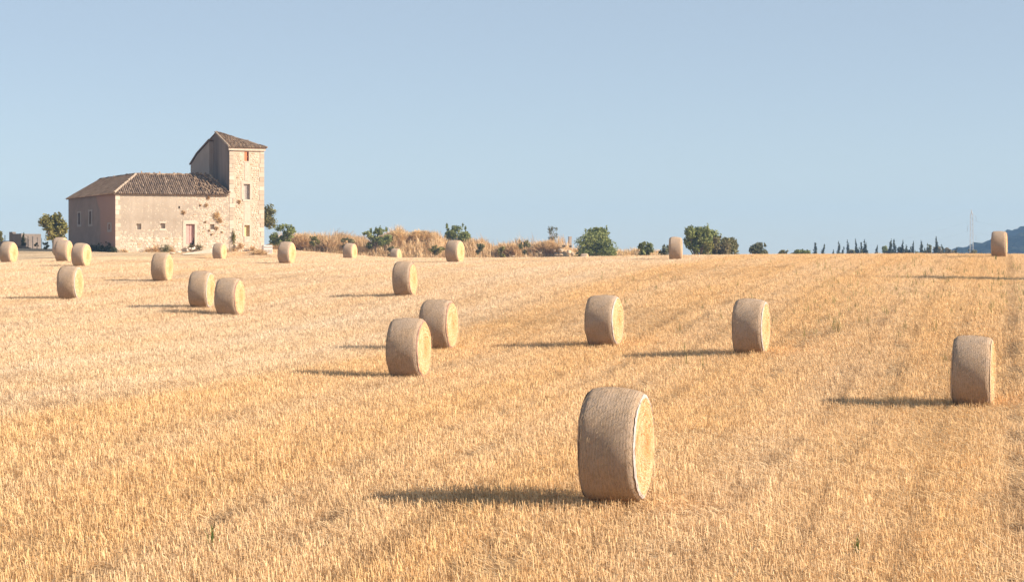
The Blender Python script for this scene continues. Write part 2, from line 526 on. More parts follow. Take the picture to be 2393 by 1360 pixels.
def mat_plaster():
    """weathered lime plaster: grey-tan skin, chipped to pale stone, bare rubble towards the ground and to the right"""
    g = NT('weathered_plaster')
    c = g.coord(); s = g.sep(c)
    big = g.noise(g.scale(c, (0.35, 0.35, 0.5)), 1.0, 5, 0.6)
    streak = g.noise(g.scale(c, (2.2, 2.2, 0.25)), 1.0, 4, 0.6)
    fine = g.noise(c, 9.0, 5, 0.7)
    chips = g.voro(g.scale(c, (5.2, 5.2, 4.2)), 1.0)
    cell = g.noise(c, 1.3, 3)
    skin = g.mix(g.ramp(big, 0.35, 0.65), (0.36, 0.295, 0.23), (0.46, 0.385, 0.305))
    skin = g.mix(g.ramp(streak, 0.5, 0.75, 0, 0.45), skin, (0.30, 0.225, 0.17))
    pale = g.mix(fine, (0.54, 0.445, 0.34), (0.65, 0.56, 0.45))
    # how much of the skin has gone
    low = g.ramp(g.math('ADD', s[2], g.math('MULTIPLY_ADD', big, 3.0, -1.5)), 2.6, 0.7)
    right = g.ramp(g.math('ADD', s[0], g.math('MULTIPLY_ADD', big, 4.0, -2.0)), 6.3, 9.0, 0, 0.7)
    gone = g.math('MAXIMUM', low, right)
    th = g.math('MULTIPLY_ADD', gone, 0.55, g.math('MULTIPLY_ADD', g.ramp(cell, 0.38, 0.66), 0.26, 0.12))
    chip = g.ramp(g.math('SUBTRACT', th, chips), -0.03, 0.05)
    joint = g.voro(g.scale(c, (4.2, 4.2, 5.4)), 1.0, 'DISTANCE_TO_EDGE')
    stone = g.mix(g.ramp(joint, 0.0, 0.10), (0.43, 0.30, 0.20), pale)
    col = g.mix(chip, skin, stone)
    h = g.math('ADD', g.math('MULTIPLY', chip, -0.5), g.math('MULTIPLY', fine, 0.6))
    h = g.math('ADD', h, g.math('MULTIPLY', g.ramp(joint, 0, 0.12), g.math('MULTIPLY', chip, 0.8)))
    return g.done(col, 0.95, g.bump(h, 0.6, 0.04), 0.1)

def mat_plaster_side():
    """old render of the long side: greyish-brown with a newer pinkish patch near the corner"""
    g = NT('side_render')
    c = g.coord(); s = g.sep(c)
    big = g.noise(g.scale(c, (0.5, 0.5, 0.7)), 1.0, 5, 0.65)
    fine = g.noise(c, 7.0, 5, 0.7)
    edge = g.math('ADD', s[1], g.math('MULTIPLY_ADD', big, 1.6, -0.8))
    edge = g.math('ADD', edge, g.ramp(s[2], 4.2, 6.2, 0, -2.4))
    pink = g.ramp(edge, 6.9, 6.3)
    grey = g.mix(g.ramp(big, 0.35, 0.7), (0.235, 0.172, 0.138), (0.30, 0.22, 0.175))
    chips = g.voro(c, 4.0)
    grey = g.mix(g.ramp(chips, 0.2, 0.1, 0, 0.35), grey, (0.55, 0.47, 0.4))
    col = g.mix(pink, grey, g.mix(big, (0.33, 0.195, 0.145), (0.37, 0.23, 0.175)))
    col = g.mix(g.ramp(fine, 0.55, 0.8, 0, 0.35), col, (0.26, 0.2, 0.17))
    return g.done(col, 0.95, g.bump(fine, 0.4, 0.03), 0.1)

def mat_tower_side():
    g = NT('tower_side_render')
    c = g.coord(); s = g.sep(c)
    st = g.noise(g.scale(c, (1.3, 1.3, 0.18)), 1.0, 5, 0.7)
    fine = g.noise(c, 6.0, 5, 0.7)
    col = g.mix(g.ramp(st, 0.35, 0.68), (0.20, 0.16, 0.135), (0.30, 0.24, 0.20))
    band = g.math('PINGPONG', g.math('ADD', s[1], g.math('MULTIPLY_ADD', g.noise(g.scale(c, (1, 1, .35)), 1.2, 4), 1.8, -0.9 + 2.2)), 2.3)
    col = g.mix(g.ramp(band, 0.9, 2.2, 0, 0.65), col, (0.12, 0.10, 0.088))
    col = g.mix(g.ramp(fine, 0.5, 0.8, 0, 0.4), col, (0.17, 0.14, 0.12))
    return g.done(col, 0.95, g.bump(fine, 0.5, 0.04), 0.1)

def mat_tone(name, dark, mid, light, rough=0.92, scale=8.0, trans=0.0, rand=0.0):
    """colour picked per piece through the 'tone' attribute, with fine grain"""
    g = NT(name)
    t = g.attr('tone')
    c = g.mix(g.ramp(t, 0.0, 0.5), dark, mid)
    c = g.mix(g.ramp(t, 0.5, 1.0), c, light)
    n = g.noise(g.coord(), scale, 4, 0.7)
    c = g.mix(g.ramp(n, 0.45, 0.75, 0, 0.35), c, dark)
    if rand > 0:
        c = g.mix(g.math('MULTIPLY', g.orand(), rand), c, light)
    return g.done(c, rough, g.bump(n, 0.3, 0.02) if trans == 0 else None, 0.15, trans)

M['plaster'] = mat_plaster()
M['side'] = mat_plaster_side()
M['towerside'] = mat_tower_side()
M['mortar'] = plain('pale_mortar', (0.56, 0.445, 0.335), 0.16, 6.0)
M['limewash'] = plain('pale_lime_plaster', (0.57, 0.475, 0.38), 0.16, 4.0)
M['quoin'] = mat_tone('dressed_stone', (0.46, 0.365, 0.275), (0.57, 0.475, 0.375), (0.64, 0.555, 0.455))
M['rubble'] = mat_tone('rubble_stone', (0.46, 0.335, 0.225), (0.59, 0.48, 0.365), (0.67, 0.585, 0.48))
M['tile'] = mat_tone('clay_roof_tile', (0.115, 0.082, 0.06), (0.24, 0.172, 0.125), (0.43, 0.325, 0.24), 0.9, 5.0)
M['tile_tower'] = mat_tone('orange_tan_clay_tile', (0.17, 0.115, 0.078), (0.28, 0.195, 0.13), (0.40, 0.295, 0.205), 0.9, 5.0)  # orange-tan clay of the tower roof, caps and loose tiles
M['tile_left'] = mat_tone('clay_tile_painted_sun', (0.26, 0.14, 0.075), (0.50, 0.29, 0.16), (0.68, 0.43, 0.26), 0.9, 5.0)  # warmth of grazing sun put into the left slope's tile colour
M['ridge'] = plain('ridge_mortar', (0.40, 0.315, 0.24), 0.3, 5.0)
M['greyrender'] = plain('smooth_grey_render', (0.34, 0.28, 0.235), 0.07, 0.6)
M['pinkdoor'] = plain('faded_pink_paint', (0.60, 0.37, 0.33), 0.12, 3.0, 0.7)
M['orange'] = plain('orange_shutter_paint', (0.62, 0.20, 0.09), 0.12, 3.0, 0.7)
M['yellow'] = plain('yellow_shutter_paint', (0.70, 0.53, 0.27), 0.1, 3.0, 0.7)
M['greywood'] = plain('grey_weathered_wood', (0.46, 0.40, 0.36), 0.2, 4.0, 0.8)
M['dark'] = plain('dark_interior', (0.05, 0.04, 0.035), 0.3, 2.0)

house = tag(empty('farmhouse', P0, HB), 'old abandoned stone farmhouse with square tower and clay tiled roof', 'farmhouse')

WH = hp(270, 449)[1]                    # barn wall top
U1 = hp(536, 500)[0]                    # barn front ends, tower starts
U2 = hp(617, 450)[0]                    # tower ends
VL = hp(160, 500, 'left')[0]            # far end of the long left wall
def rect(x0, y0, x1, y1, plane='front', off=0.0):
    a = hp(x0, y1, plane, off); b = hp(x1, y0, plane, off)
    lo, hi = sorted((a[0], b[0]))
    return (lo, hi, a[1], b[1])

# openings of the barn front
W_A = rect(319, 523, 330, 536)
W_B = rect(375, 522, 386, 534)
W_C = rect(491, 524, 501, 536)
DOOR = rect(434.5, 524, 455, 580)
HOLE = rect(417, 482, 420.5, 488)
front_holes = [W_A, W_B, W_C, DOOR, HOLE]
wall_mesh(U1, -0.8, WH, front_holes, 0.30, 0.5, 'u').build('front_wall', M['plaster'], house)
# left wall
S_A = rect(183, 498, 187.5, 525, 'left')
S_B = rect(209, 494, 213.5, 524, 'left')
S_C = rect(254, 524, 258.5, 537, 'left')
wl_m = wall_mesh(VL, -0.8, WH, [S_A, S_B, S_C], 0.28, 0.5, 'v').build('side_wall', M['side'], house)
# far and inner walls close the building
MB().box(0, 5.4, VL - 0.35, VL - 0.003, -0.8, WH - 0.01).build('back_wall', M['side'], house)
MB().box(5.05, 5.4, 5.4, VL - 0.36, -0.8, WH - 0.02).build('courtyard_wall', M['side'], house)
MB().box(5.45, U1, 5.05, 5.4, -0.8, WH - 0.02).build('courtyard_wall', M['side'], house)
MB().box(0.31, U1 - 0.01, 0.33, 5.0, -0.8, -0.3).build('barn_floor', M['dark'], house)

# thin cornice under the barn eaves
MB().box(-0.10, U1 - 0.003, -0.10, -0.003, WH - 0.16, WH - 0.03).build('cornice', M['limewash'], house)
MB().box(-0.098, -0.003, 0.0, VL, WH - 0.22, WH - 0.03).build('cornice', M['side'], house)

def niche(hole, name, mat, plane='front', depth=0.27, sill=True, frame=0.13, lab=None, lintel=True):
    """what fills an opening of the barn: a blocked panel set back, with pale surround pieces standing 3 cm proud"""
    a, b, c, d = hole
    def bx(mb, u0, u1, d0, d1, w0, w1):
        return mb.box(u0, u1, d0, d1, w0, w1) if plane == 'front' else mb.box(d0, d1, u0, u1, w0, w1)
    w = bx(MB(), a, b, depth, depth + 0.05, c, d).build(name, mat, house)
    if lab: w['label'] = lab
    if sill: bx(MB(), a - frame, b + frame, -0.03, 0.0, c - 0.24, c - 0.003).build('sill', M['limewash'] if plane == 'front' else M['greyrender'], w)
    if lintel: bx(MB(), a - frame, b + frame, -0.028, 0.0, d + 0.003, d + 0.17).build('lintel', M['limewash'] if plane == 'front' else M['greyrender'], w)
    if frame and plane != 'front':
        for (q0, q1) in ((a - frame, a - 0.003), (b + 0.003, b + frame)):
            bx(MB(), q0, q1, -0.026, 0.0, c, d).build('jamb', M['greyrender'], w)
    return w
niche(W_A, 'window', M['limewash'], sill=False, frame=0.06, lintel=False)
niche(W_B, 'window', M['limewash'], frame=0.12)
niche(W_C, 'window', M['limewash'], frame=0.10)
for s_ in (S_A, S_B):
    niche(s_, 'slit_window', M['dark'], 'left', 0.25, True, 0.5)
niche(S_C, 'window', M['greywood'], 'left', 0.12, True, 0.5)
MB().box(HOLE[0], HOLE[1], 0.25, 0.3, HOLE[2], HOLE[3]).build('putlog_hole', M['dark'], house)

# the door: two faded pink leaves, the right one rotted away at its foot
a, b, c, d = DOOR
door = MB().box(a, b, 0.29, 0.30, c - 0.2, d).build('door', M['dark'], house)
mid = a + (b - a) * 0.44
dl = MB()
nb = 4
for k in range(nb):
    x0 = a + (mid - a) * k / nb; x1 = a + (mid - a) * (k + 1) / nb
    MB().box(x0 + 0.006, x1 - 0.006, 0.20, 0.235, c + 0.45, d - 0.02).build('plank', M['pinkdoor'], door)
for k in range(nb + 1):
    x0 = mid + 0.03 + (b - mid - 0.03) * k / (nb + 1); x1 = mid + 0.03 + (b - mid - 0.03) * (k + 1) / (nb + 1)
    z = c + [0.50, 0.62, 0.45, 0.78, 1.0][k]
    m_ = MB(); zz = z + random.uniform(-.1, .15)
    m_.add([(x0 + .006, .20, z), (x1 - .006, .20, zz), (x1 - .006, .20, d - .02), (x0 + .006, .20, d - .02),
            (x0 + .006, .235, z), (x1 - .006, .235, zz), (x1 - .006, .235, d - .02), (x0 + .006, .235, d - .02)],
           [(0, 1, 2, 3), (7, 6, 5, 4), (1, 5, 6, 2), (4, 0, 3, 7), (3, 2, 6, 7), (4, 5, 1, 0)])
    m_.build('plank', M['pinkdoor'], door)
MB().box(a - 0.02, mid - 0.01, 0.02, 0.27, c - 0.1, c + 0.43).build('threshold_block', M['limewash'], door)
MB().box(a - 0.30, b + 0.28, -0.035, 0.0, d + 0.003, d + 0.36).build('lintel', M['limewash'], door)
for (x0, x1) in ((a - 0.30, a - 0.003), (b + 0.003, b + 0.24)):
    MB().box(x0, x1, -0.032, 0.0, c - 0.3, d).build('jamb', M['limewash'], door)

# dressed corner stones of the barn
def quoins(u_edge, side, w0, w1, step, big, small, depth, mat, name='quoin', axis='u', proud=0.03):
    k = 0; w = w0; r = random.Random(int(abs(u_edge) * 100))
    while w < w1 - 0.12:
        h = min(step * r.uniform(0.85, 1.2), w1 - w)
        ln = (big if k % 2 == 0 else small) * r.uniform(0.75, 1.2)
        x0, x1 = (u_edge, u_edge + ln) if side > 0 else (u_edge - ln, u_edge)
        j = 0.012
        pr = proud * r.uniform(0.6, 1.3)
        mb = MB().box(x0, x1, -pr, 0.0, w + j, w + h - j, r.random())
        mb.build(name, M['quoin'], house)
        w += h; k += 1
quoins(-0.02, 1, -0.3, WH - 0.2, 0.42, 0.46, 0.34, 0.1, M['quoin'])

# ---- tower
TE = hp(540, 345, 'front')[1]           # eaves of the tower
TW_T = rect(571, 355, 581.5, 377)
TW_M = rect(569.5, 430.5, 584, 466)
TW_L = rect(571, 526.5, 583.5, 552.5)
tow_holes = [(x[0] - U1, x[1] - U1, x[2], x[3]) for x in (TW_T, TW_M, TW_L)]
tw = wall_mesh(U2 - U1, -0.8, TE, tow_holes, 0.28, 0.5, 'u').build('tower_front_wall', M['mortar'], house, loc=(U1, 0, 0))
TV = 7.2
vA, wA = hp(505, 312, 'left', U1); vB, wB = hp(463, 357, 'left', U1)
vB = max(vB, 7.0)
# tower side wall: a gable in the long side
gz_pts = [(0.0, -0.8), (TV, -0.8), (TV, wA - (TV - vA) * (wA - wB) / (vB - vA)), (vA, wA), (0.0, TE)]
mb = MB()
mb.add([(U1, v, w) for v, w in gz_pts] + [(U1 + 0.4, v, w) for v, w in gz_pts],
       [(0, 4, 3, 2, 1), (5, 6, 7, 8, 9), (0, 1, 6, 5), (1, 2, 7, 6), (2, 3, 8, 7), (3, 4, 9, 8), (4, 0, 5, 9)])
mb.build('tower_side_wall', M['towerside'], house)
MB().box(U2 - 0.4, U2, 0.005, TV, -0.8, TE - 0.02).build('tower_side_wall', M['towerside'], house)
MB().box(U1 + 0.41, U2 - 0.41, TV - 0.4, TV, -0.8, TE - 0.03).build('tower_back_wall', M['towerside'], house)
MB().box(U1 - 0.10, U2 + 0.12, -0.16, -0.003, TE - 0.30, TE - 0.02).build('cornice', M['limewash'], house)
# taller volume behind: smooth grey render, standing a little proud
UL = U1 - 0.45
vs_, ws_ = hp(489, 331, 'left', UL); ve_, we_ = hp(445.5, 387, 'left', UL); vk_, wk_ = hp(461, 362, 'left', UL)
pts = [(vs_, -0.8), (ve_, -0.8), (ve_, we_), (vk_, wk_), (vs_, ws_)]
mb = MB()
mb.add([(UL, v, w) for v, w in pts] + [(U2 - 0.01, v, w) for v, w in pts],
       [(0, 4, 3, 2, 1), (5, 6, 7, 8, 9), (0, 1, 6, 5), (1, 2, 7, 6), (2, 3, 8, 7), (3, 4, 9, 8), (4, 0, 5, 9)])
mb.build('rear_wing_wall', M['greyrender'], house)
# its lean-to roof, thin slab with a rough edge
mb = MB(); top = [(vs_ - 0.1, ws_ + 0.12), (vk_, wk_ + 0.10), (ve_ + 0.15, we_ + 0.06)]
rv = [(UL - 0.12, v, w) for v, w in top] + [(U2 + 0.1, v, w) for v, w in top]
mb.add(rv + [(x, y, z + 0.14) for x, y, z in rv], [(0, 1, 4, 3), (1, 2, 5, 4), (6, 9, 10, 7), (7, 10, 11, 8), (0, 6, 7, 1), (1, 7, 8, 2), (2, 8, 11, 5), (0, 3, 9, 6), (3, 4, 10, 9), (4, 5, 11, 10)])
mb.build('rear_wing_roof', M['tile'], house)

# tower openings
def tower_window(R, name, mats, depth):
    a, b, c, d = R
    w = MB().box(a, b, 0.27, 0.28, c, d).build(name, M['dark'], house)
    return w, a, b, c, d
w, a, b, c, d = tower_window(TW_T, 'window', None, 0.1)
m_ = a + (b - a) * 0.62
MB().box(a, m_, 0.03, 0.07, c, d).build('shutter', M['orange'], w)
MB().box(m_ + 0.02, b, 0.10, 0.14, c + (d - c) * 0.44, c + (d - c) * 0.52).build('cross_bar', M['orange'], w)
MB().box(b - 0.05, b, 0.10, 0.14, c, d).build('shutter', M['orange'], w)
MB().box(a - 0.08, b + 0.08, -0.03, 0.0, c - 0.12, c - 0.003).build('sill', M['limewash'], w)
w, a, b, c, d = tower_window(TW_M, 'window', None, 0.1)
m_ = a + (b - a) * 0.50
MB().box(a, m_ - 0.015, 0.2, 0.24, c, d).build('shutter', M['greywood'], w)
MB().box(m_ + 0.015, b, 0.2, 0.24, c, d).build('shutter', M['greywood'], w)
MB().box(m_ - 0.03, m_ + 0.03, 0.17, 0.198, c, d).build('cover_strip', M['greywood'], w)
MB().box(a - 0.28, b + 0.24, -0.035, 0.0, d + 0.003, d + 0.32).build('lintel', M['limewash'], w)
MB().box(a - 0.10, b + 0.10, -0.05, 0.0, c - 0.22, c - 0.003).build('sill', M['limewash'], w)
for (x0, x1) in ((a - 0.26, a - 0.003), (b + 0.003, b + 0.22)):
    MB().box(x0, x1, -0.032, 0.0, c, d).build('jamb', M['limewash'], w)
w, a, b, c, d = tower_window(TW_L, 'window', None, 0.1)
MB().box(a, b, 0.22, 0.26, c, d).build('shutter', M['yellow'], w)
MB().box(a - 0.12, b + 0.10, -0.035, 0.0, d + 0.003, d + 0.28).build('lintel', M['limewash'], w)
MB().box(a - 0.02, b + 0.02, -0.04, 0.0, c - 0.62, c - 0.003).build('sill', M['limewash'], w)
for (x0, x1) in ((a - 0.16, a - 0.003), (b + 0.003, b + 0.08)):
    MB().box(x0, x1, -0.032, 0.0, c, d).build('jamb', M['limewash'], w)
# plastered strips between the windows
MB().box(TW_T[0] + 0.02, TW_T[1] + 0.06, -0.020, 0.0, TW_M[3] + 0.34, TW_T[2] - 0.14).build('plaster_strip', M['limewash'], house)
MB().box(TW_L[0] - 0.02, TW_L[1] + 0.04, -0.020, 0.0, TW_L[3] + 0.30, TW_M[2] - 0.24).build('plaster_strip', M['limewash'], house)

quoins(U1, 1, 0.0, TE - 0.32, 0.44, 0.58, 0.42, 0.1, M['quoin'])
quoins(U2 + 0.01, -1, 0.0, TE - 0.32, 0.46, 0.62, 0.44, 0.1, M['quoin'])

# rubble of the tower front: irregular stones standing proud of the mortar
def rubble(name, u0, u1, w0, w1, skip, seed, parent, sw=0.27, sh=0.18, miss=0.0):
    r = random.Random(seed); mb = MB()
    w = w0
    while w < w1:
        h = sh * r.uniform(0.8, 1.25)
        u = u0 - r.uniform(0, sw)
        while u < u1:
            ln = sw * r.uniform(0.55, 1.5)
            cu, cw = u + ln / 2, w + h / 2 + r.uniform(-.03, .03)
            u += ln
            if cu - ln * .45 < u0 or cu + ln * .45 > u1 or cw + h / 2 > w1: continue
            if any(s[0] < cu + ln * .4 and cu - ln * .4 < s[1] and s[2] < cw + h * .4 and cw - h * .4 < s[3] for s in skip): continue
            if r.random() < miss: continue
            n = r.choice((5, 6, 7)); ph = r.uniform(0, 6.28)
            rx, ry = ln * 0.47, h * 0.47
            base, top = [], []
            pr = r.uniform(0.012, 0.045)
            for k in range(n):
                th = ph + 2 * math.pi * k / n
                q = r.uniform(0.85, 1.15)
                ex = math.copysign(abs(math.cos(th)) ** 0.7, math.cos(th)) * rx * q
                ez = math.copysign(abs(math.sin(th)) ** 0.7, math.sin(th)) * ry * q
                base.append((cu + ex, -0.002, cw + ez)); top.append((cu + ex * .78, -pr * r.uniform(.7, 1.1), cw + ez * .78))
            fs = [(k, (k + 1) % n, n + (k + 1) % n, n + k) for k in range(n)] + [tuple(range(n, 2 * n))]
            mb.add(base + top, fs, min(1, max(0, r.gauss(0.55, 0.28))))
        w += h * 1.02
    o = mb.build(name, M['rubble'], parent, 'stuff')
    return o
skip = []
for R, l, t_, bt, s in ((TW_T, .1, .1, .15, 0.1), (TW_M, .28, .34, .25, .25), (TW_L, .16, .3, .66, .12)):
    skip.append((R[0] - l, R[1] + s, R[2] - bt, R[3] + t_))
skip.append((TW_L[0] - .05, TW_T[1] + .1, TW_L[3], TW_T[2]))
rubble('rubble_stone', U1 + 0.48, U2 - 0.46, -0.1, TE - 0.42, skip, 3, house)
# bare rubble low on the barn front
skip2 = [(DOOR[0] - .32, DOOR[1] + .28, -1, DOOR[3] + .4), (W_A[0] - .1, W_A[1] + .1, W_A[2] - .1, W_A[3] + .1), (W_B[0] - .14, W_B[1] + .14, W_B[2] - .26, W_B[3] + .2), (W_C[0] - .12, W_C[1] + .12, W_C[2] - .26, W_C[3] + .2)]
rubble('rubble_stone', 0.6, U1 - 0.05, -0.4, 1.5, skip2, 9, house, 0.34, 0.24, 0.45)
rubble('rubble_stone', U1 * 0.66, U1 - 0.05, 1.5, 4.0, skip2, 12, house, 0.30, 0.20, 0.62)

# ---- barrel tiles, real half-round pieces laid in columns (thousands: joined)
def barrel_tiles(name, O, A, B, nA, slope_len, inside, mat, seed, pitch=0.21, tl=0.42, parent=None, tone0=0.45, wild=0.0, spread=0.2):
    """O eave corner, A unit along the eaves, B unit up the slope"""
    r = random.Random(seed); mb = MB()
    O, A, B = Vector(O), Vector(A).normalized(), Vector(B).normalized()
    Nn = A.cross(B).normalized()
    if Nn.z < 0: Nn = -Nn
    n = int(nA / pitch)
    for i in range(n + 1):
        ca = (i + 0.5) * pitch
        ct = r.gauss(0, 0.08)
        s = -0.08
        while s < slope_len:
            cs = s + tl / 2
            if inside(ca, cs):
                jx = r.gauss(0, 0.012 + wild * .04); jr = r.gauss(0, 0.03 + wild * 0.25); lift = max(0, r.gauss(0.0, 0.008 + wild * .05))
                if wild and r.random() < wild * 0.12: s += tl * 0.82; continue
                tone = min(1, max(0, tone0 + ct + r.gauss(0, spread)))
                w0, w1 = pitch * 0.43, pitch * 0.36
                c0 = O + A * (ca + jx) + B * s + Nn * (lift + 0.035)
                dirv = (B + A * jr).normalized(); c1 = c0 + dirv * tl - Nn * 0.02
                vs = []
                for c_, w_ in ((c0, w0), (c1, w1)):
                    for k in range(5):
                        th = math.pi * k / 4
                        vs.append(c_ + A * (math.cos(th) * w_) + Nn * (math.sin(th) * w_ * 0.95))
                mb.add(vs, [(k, k + 1, k + 6, k + 5) for k in range(4)] + [(4, 3, 2, 1, 0)], tone)
            s += tl * 0.82
    return mb.build(name, mat, parent, 'stuff')

RU, RW = 2.75, hp(318, 408, 'front', 2.75)[1]    # ridge set back by RU, at height RW
OV = 0.22
roof = empty('roof', (0, 0, 0)); roof.parent = house
RE = hp(490, 410, 'front', RU)[0]                # right end of the front ridge
dz = (RW - WH) / RU
def ez(o): return WH - dz * o                     # eave height at overhang o
zE = ez(OV)
VLr = VL + OV
# sarking planes under the tiles, thick enough to be a roof deck
def slab(pts, th, name, mat, parent):
    n = len(pts); mb = MB()
    mb.add([Vector(p) for p in pts] + [Vector(p) - Vector((0, 0, th)) for p in pts],
           [tuple(range(n)), tuple(range(2 * n - 1, n - 1, -1))] + [(i, n + i, n + (i + 1) % n, (i + 1) % n) for i in range(n)])
    return mb.build(name, mat, parent)
far_r = VL - RU
roof_front = slab([(-OV, -OV, zE), (U1 - 0.02, -OV, zE), (U1 - 0.02, 0.1, WH + 0.1), (RE, RU, RW), (RU, RU, RW)], 0.06, 'roof_slope', M['tile'], roof)
roof_left = slab([(-OV, -OV - 0.0, zE), (RU, RU, RW), (RU, far_r, RW), (-OV, VLr, zE)], 0.06, 'roof_slope', M['tile'], roof)
slab([(RU, RU + .003, RW - .002), (RE, RU + .003, RW - .002), (RE, 5.5, WH), (5.5, 5.5, WH)], 0.06, 'roof_slope', M['tile'], roof)
slab([(RU + .003, RU, RW - .004), (5.5, 5.5, WH - .004), (5.5, VLr, WH - 0.1), (RU + .003, far_r, RW - .004)], 0.06, 'roof_slope', M['tile'], roof)
slab([(-OV, VLr, zE - .004), (RU, far_r, RW - .006), (5.5, VLr, WH - 0.1)], 0.06, 'roof_slope', M['tile'], roof)
sl = math.hypot(RU + OV, RW - zE); run = RU + OV
def in_front(ca, cs):
    y = cs * run / sl                       # plan distance from the eaves
    x = ca                                  # along from -OV
    xr = (RE + OV) + (U1 - 0.05 - RE) * (1 - min(1, y / run))
    return y < run and x > y + 0.1 and x < xr - random.uniform(0, 0.25)
barrel_tiles('roof_tile', (-OV, -OV, zE), (1, 0, 0), (0, run, RW - zE), U1 + OV, sl, in_front, M['tile'], 5, parent=roof, tone0=0.42, spread=0.2)
def in_left(ca, cs):
    y = cs * run / sl
    return y < run and ca > y + 0.1 and ca < VL + 2 * OV - y - 0.1
barrel_tiles('roof_tile', (-OV, -OV, zE), (0, 1, 0), (run, 0, RW - zE), VL + 2 * OV, sl, in_left, M['tile_left'], 6, parent=roof, tone0=0.7, spread=0.22)
# collapsed right part: loose tiles thrown about on the deck
def in_loose(ca, cs):
    return in_front(ca, cs) and ca > U1 * 0.72 and random.random() < 0.75
lo = barrel_tiles('loose_tile', (-OV, -OV, zE + 0.10), (1, 0, 0), (0, run, RW - zE), U1 + OV, sl, in_loose, M['tile_tower'], 8, parent=roof, tone0=0.45, wild=1.6, spread=0.3)
# hip and ridge caps bedded in pale mortar, one piece after the other
def caps(p, q, name, mat, n, r0=0.12, seed=1):
    r = random.Random(seed); p, q = Vector(p), Vector(q)
    for k in range(n):
        a_ = p.lerp(q, k / n); b_ = p.lerp(q, (k + 1.12) / n)
        j = Vector((r.gauss(0, .012), r.gauss(0, .012), r.gauss(0.02, .02)))
        MB().tube(a_ + j, b_ + j, r0 * r.uniform(.9, 1.15), r0 * 0.85, 6, r.random()).build(name, mat, roof)
caps((-OV + .02, -OV + .02, zE + 0.06), (RU, RU, RW + 0.06), 'hip_cap', M['ridge'], 11, 0.13, 2)
caps((RU + .1, RU, RW + 0.05), (RE - .1, RU, RW + 0.05), 'ridge_cap', M['tile_tower'], 18, 0.12, 3)
caps((RU, RU + .15, RW + 0.05), (RU, far_r, RW + 0.05), 'ridge_cap', M['tile'], 28, 0.12, 4)
caps((RE, RU - .1, RW + 0.0), (U1 - 0.15, 0.0, WH + 0.12), 'hip_cap', M['tile_tower'], 9, 0.12, 5)
# a few odd bits of broken tile sticking up on the ridge
rr = random.Random(4)
for k in range(9):
    x = RU + (RE - RU) * rr.random()
    MB().box(x, x + rr.uniform(.08, .16), RU - .05, RU + .05, RW + .08, RW + rr.uniform(.2, .36), rr.random()).build('broken_tile', M['tile'], roof)

# tower roof: hipped at the right, gable at the left
FLp = Vector((U1 - 0.10, -0.24, TE + 0.02)); FRp = Vector((U2 + 0.22, -0.24, TE + 0.02))
Ap = Vector((U1 - 0.10, vA, wA + 0.08)); BRp = Vector((U2 + 0.22, TV + .2, TE + 0.02))
kb = (TV - vA) / (vB - vA)
BLp = Vector((U1 - 0.10, TV, wA + 0.08 - (wA - wB) * kb))
troof = empty('tower_roof'); troof.parent = house
slab([FLp, FRp, Ap], 0.07, 'roof_slope', M['tile_tower'], troof)
slab([FRp + Vector((0, .004, 0)), BRp, Ap + Vector((.004, .004, 0))], 0.07, 'roof_slope', M['tile_tower'], troof)
slab([Ap + Vector((0, .006, 0)), BRp, BLp], 0.07, 'roof_slope', M['tile'], troof)
runT = Ap.y - FLp.y; slT = math.hypot(runT, Ap.z - FLp.z); wT = FRp.x - FLp.x
def in_tf(ca, cs): return cs < slT and ca < wT * (1 - cs / slT) + 0.05 and ca > 0.02
barrel_tiles('roof_tile', FLp, (1, 0, 0), (0, runT, Ap.z - FLp.z), wT, slT, in_tf, M['tile_tower'], 15, parent=troof, tone0=0.5, wild=0.12, spread=0.22)
_caps = caps
def caps2(p, q, n, r0, mat, seed):
    r = random.Random(seed); p, q = Vector(p), Vector(q)
    for k in range(n):
        a_ = p.lerp(q, k / n); b_ = p.lerp(q, (k + 1.12) / n); j = Vector((0, 0, r.gauss(0.02, .015)))
        MB().tube(a_ + j, b_ + j, r0 * r.uniform(.9, 1.1), r0 * .85, 6, r.random()).build('hip_cap', mat, troof)
caps2(Ap + Vector((.1, 0, .05)), FRp + Vector((0, 0, .05)), 14, 0.11, M['tile_tower'], 3)
caps2(FLp + Vector((0, 0, .05)), Ap + Vector((0, 0, .05)), 14, 0.10, M['ridge'], 4)
MB().box(U1 + 1.1, U1 + 1.22, 3.0, 3.1, wA - 0.9, wA - 0.35).build('roof_finial', M['tile'], troof)
print('house', round(U1, 2), round(U2, 2), round(VL, 2), round(WH, 2), round(TE, 2), 'vA', round(vA, 2), round(wA, 2), 'vB', round(vB, 2), round(wB, 2), 'lean', round(vs_, 2), round(ve_, 2), 'RW', round(RW, 2), 'RE', round(RE, 2))

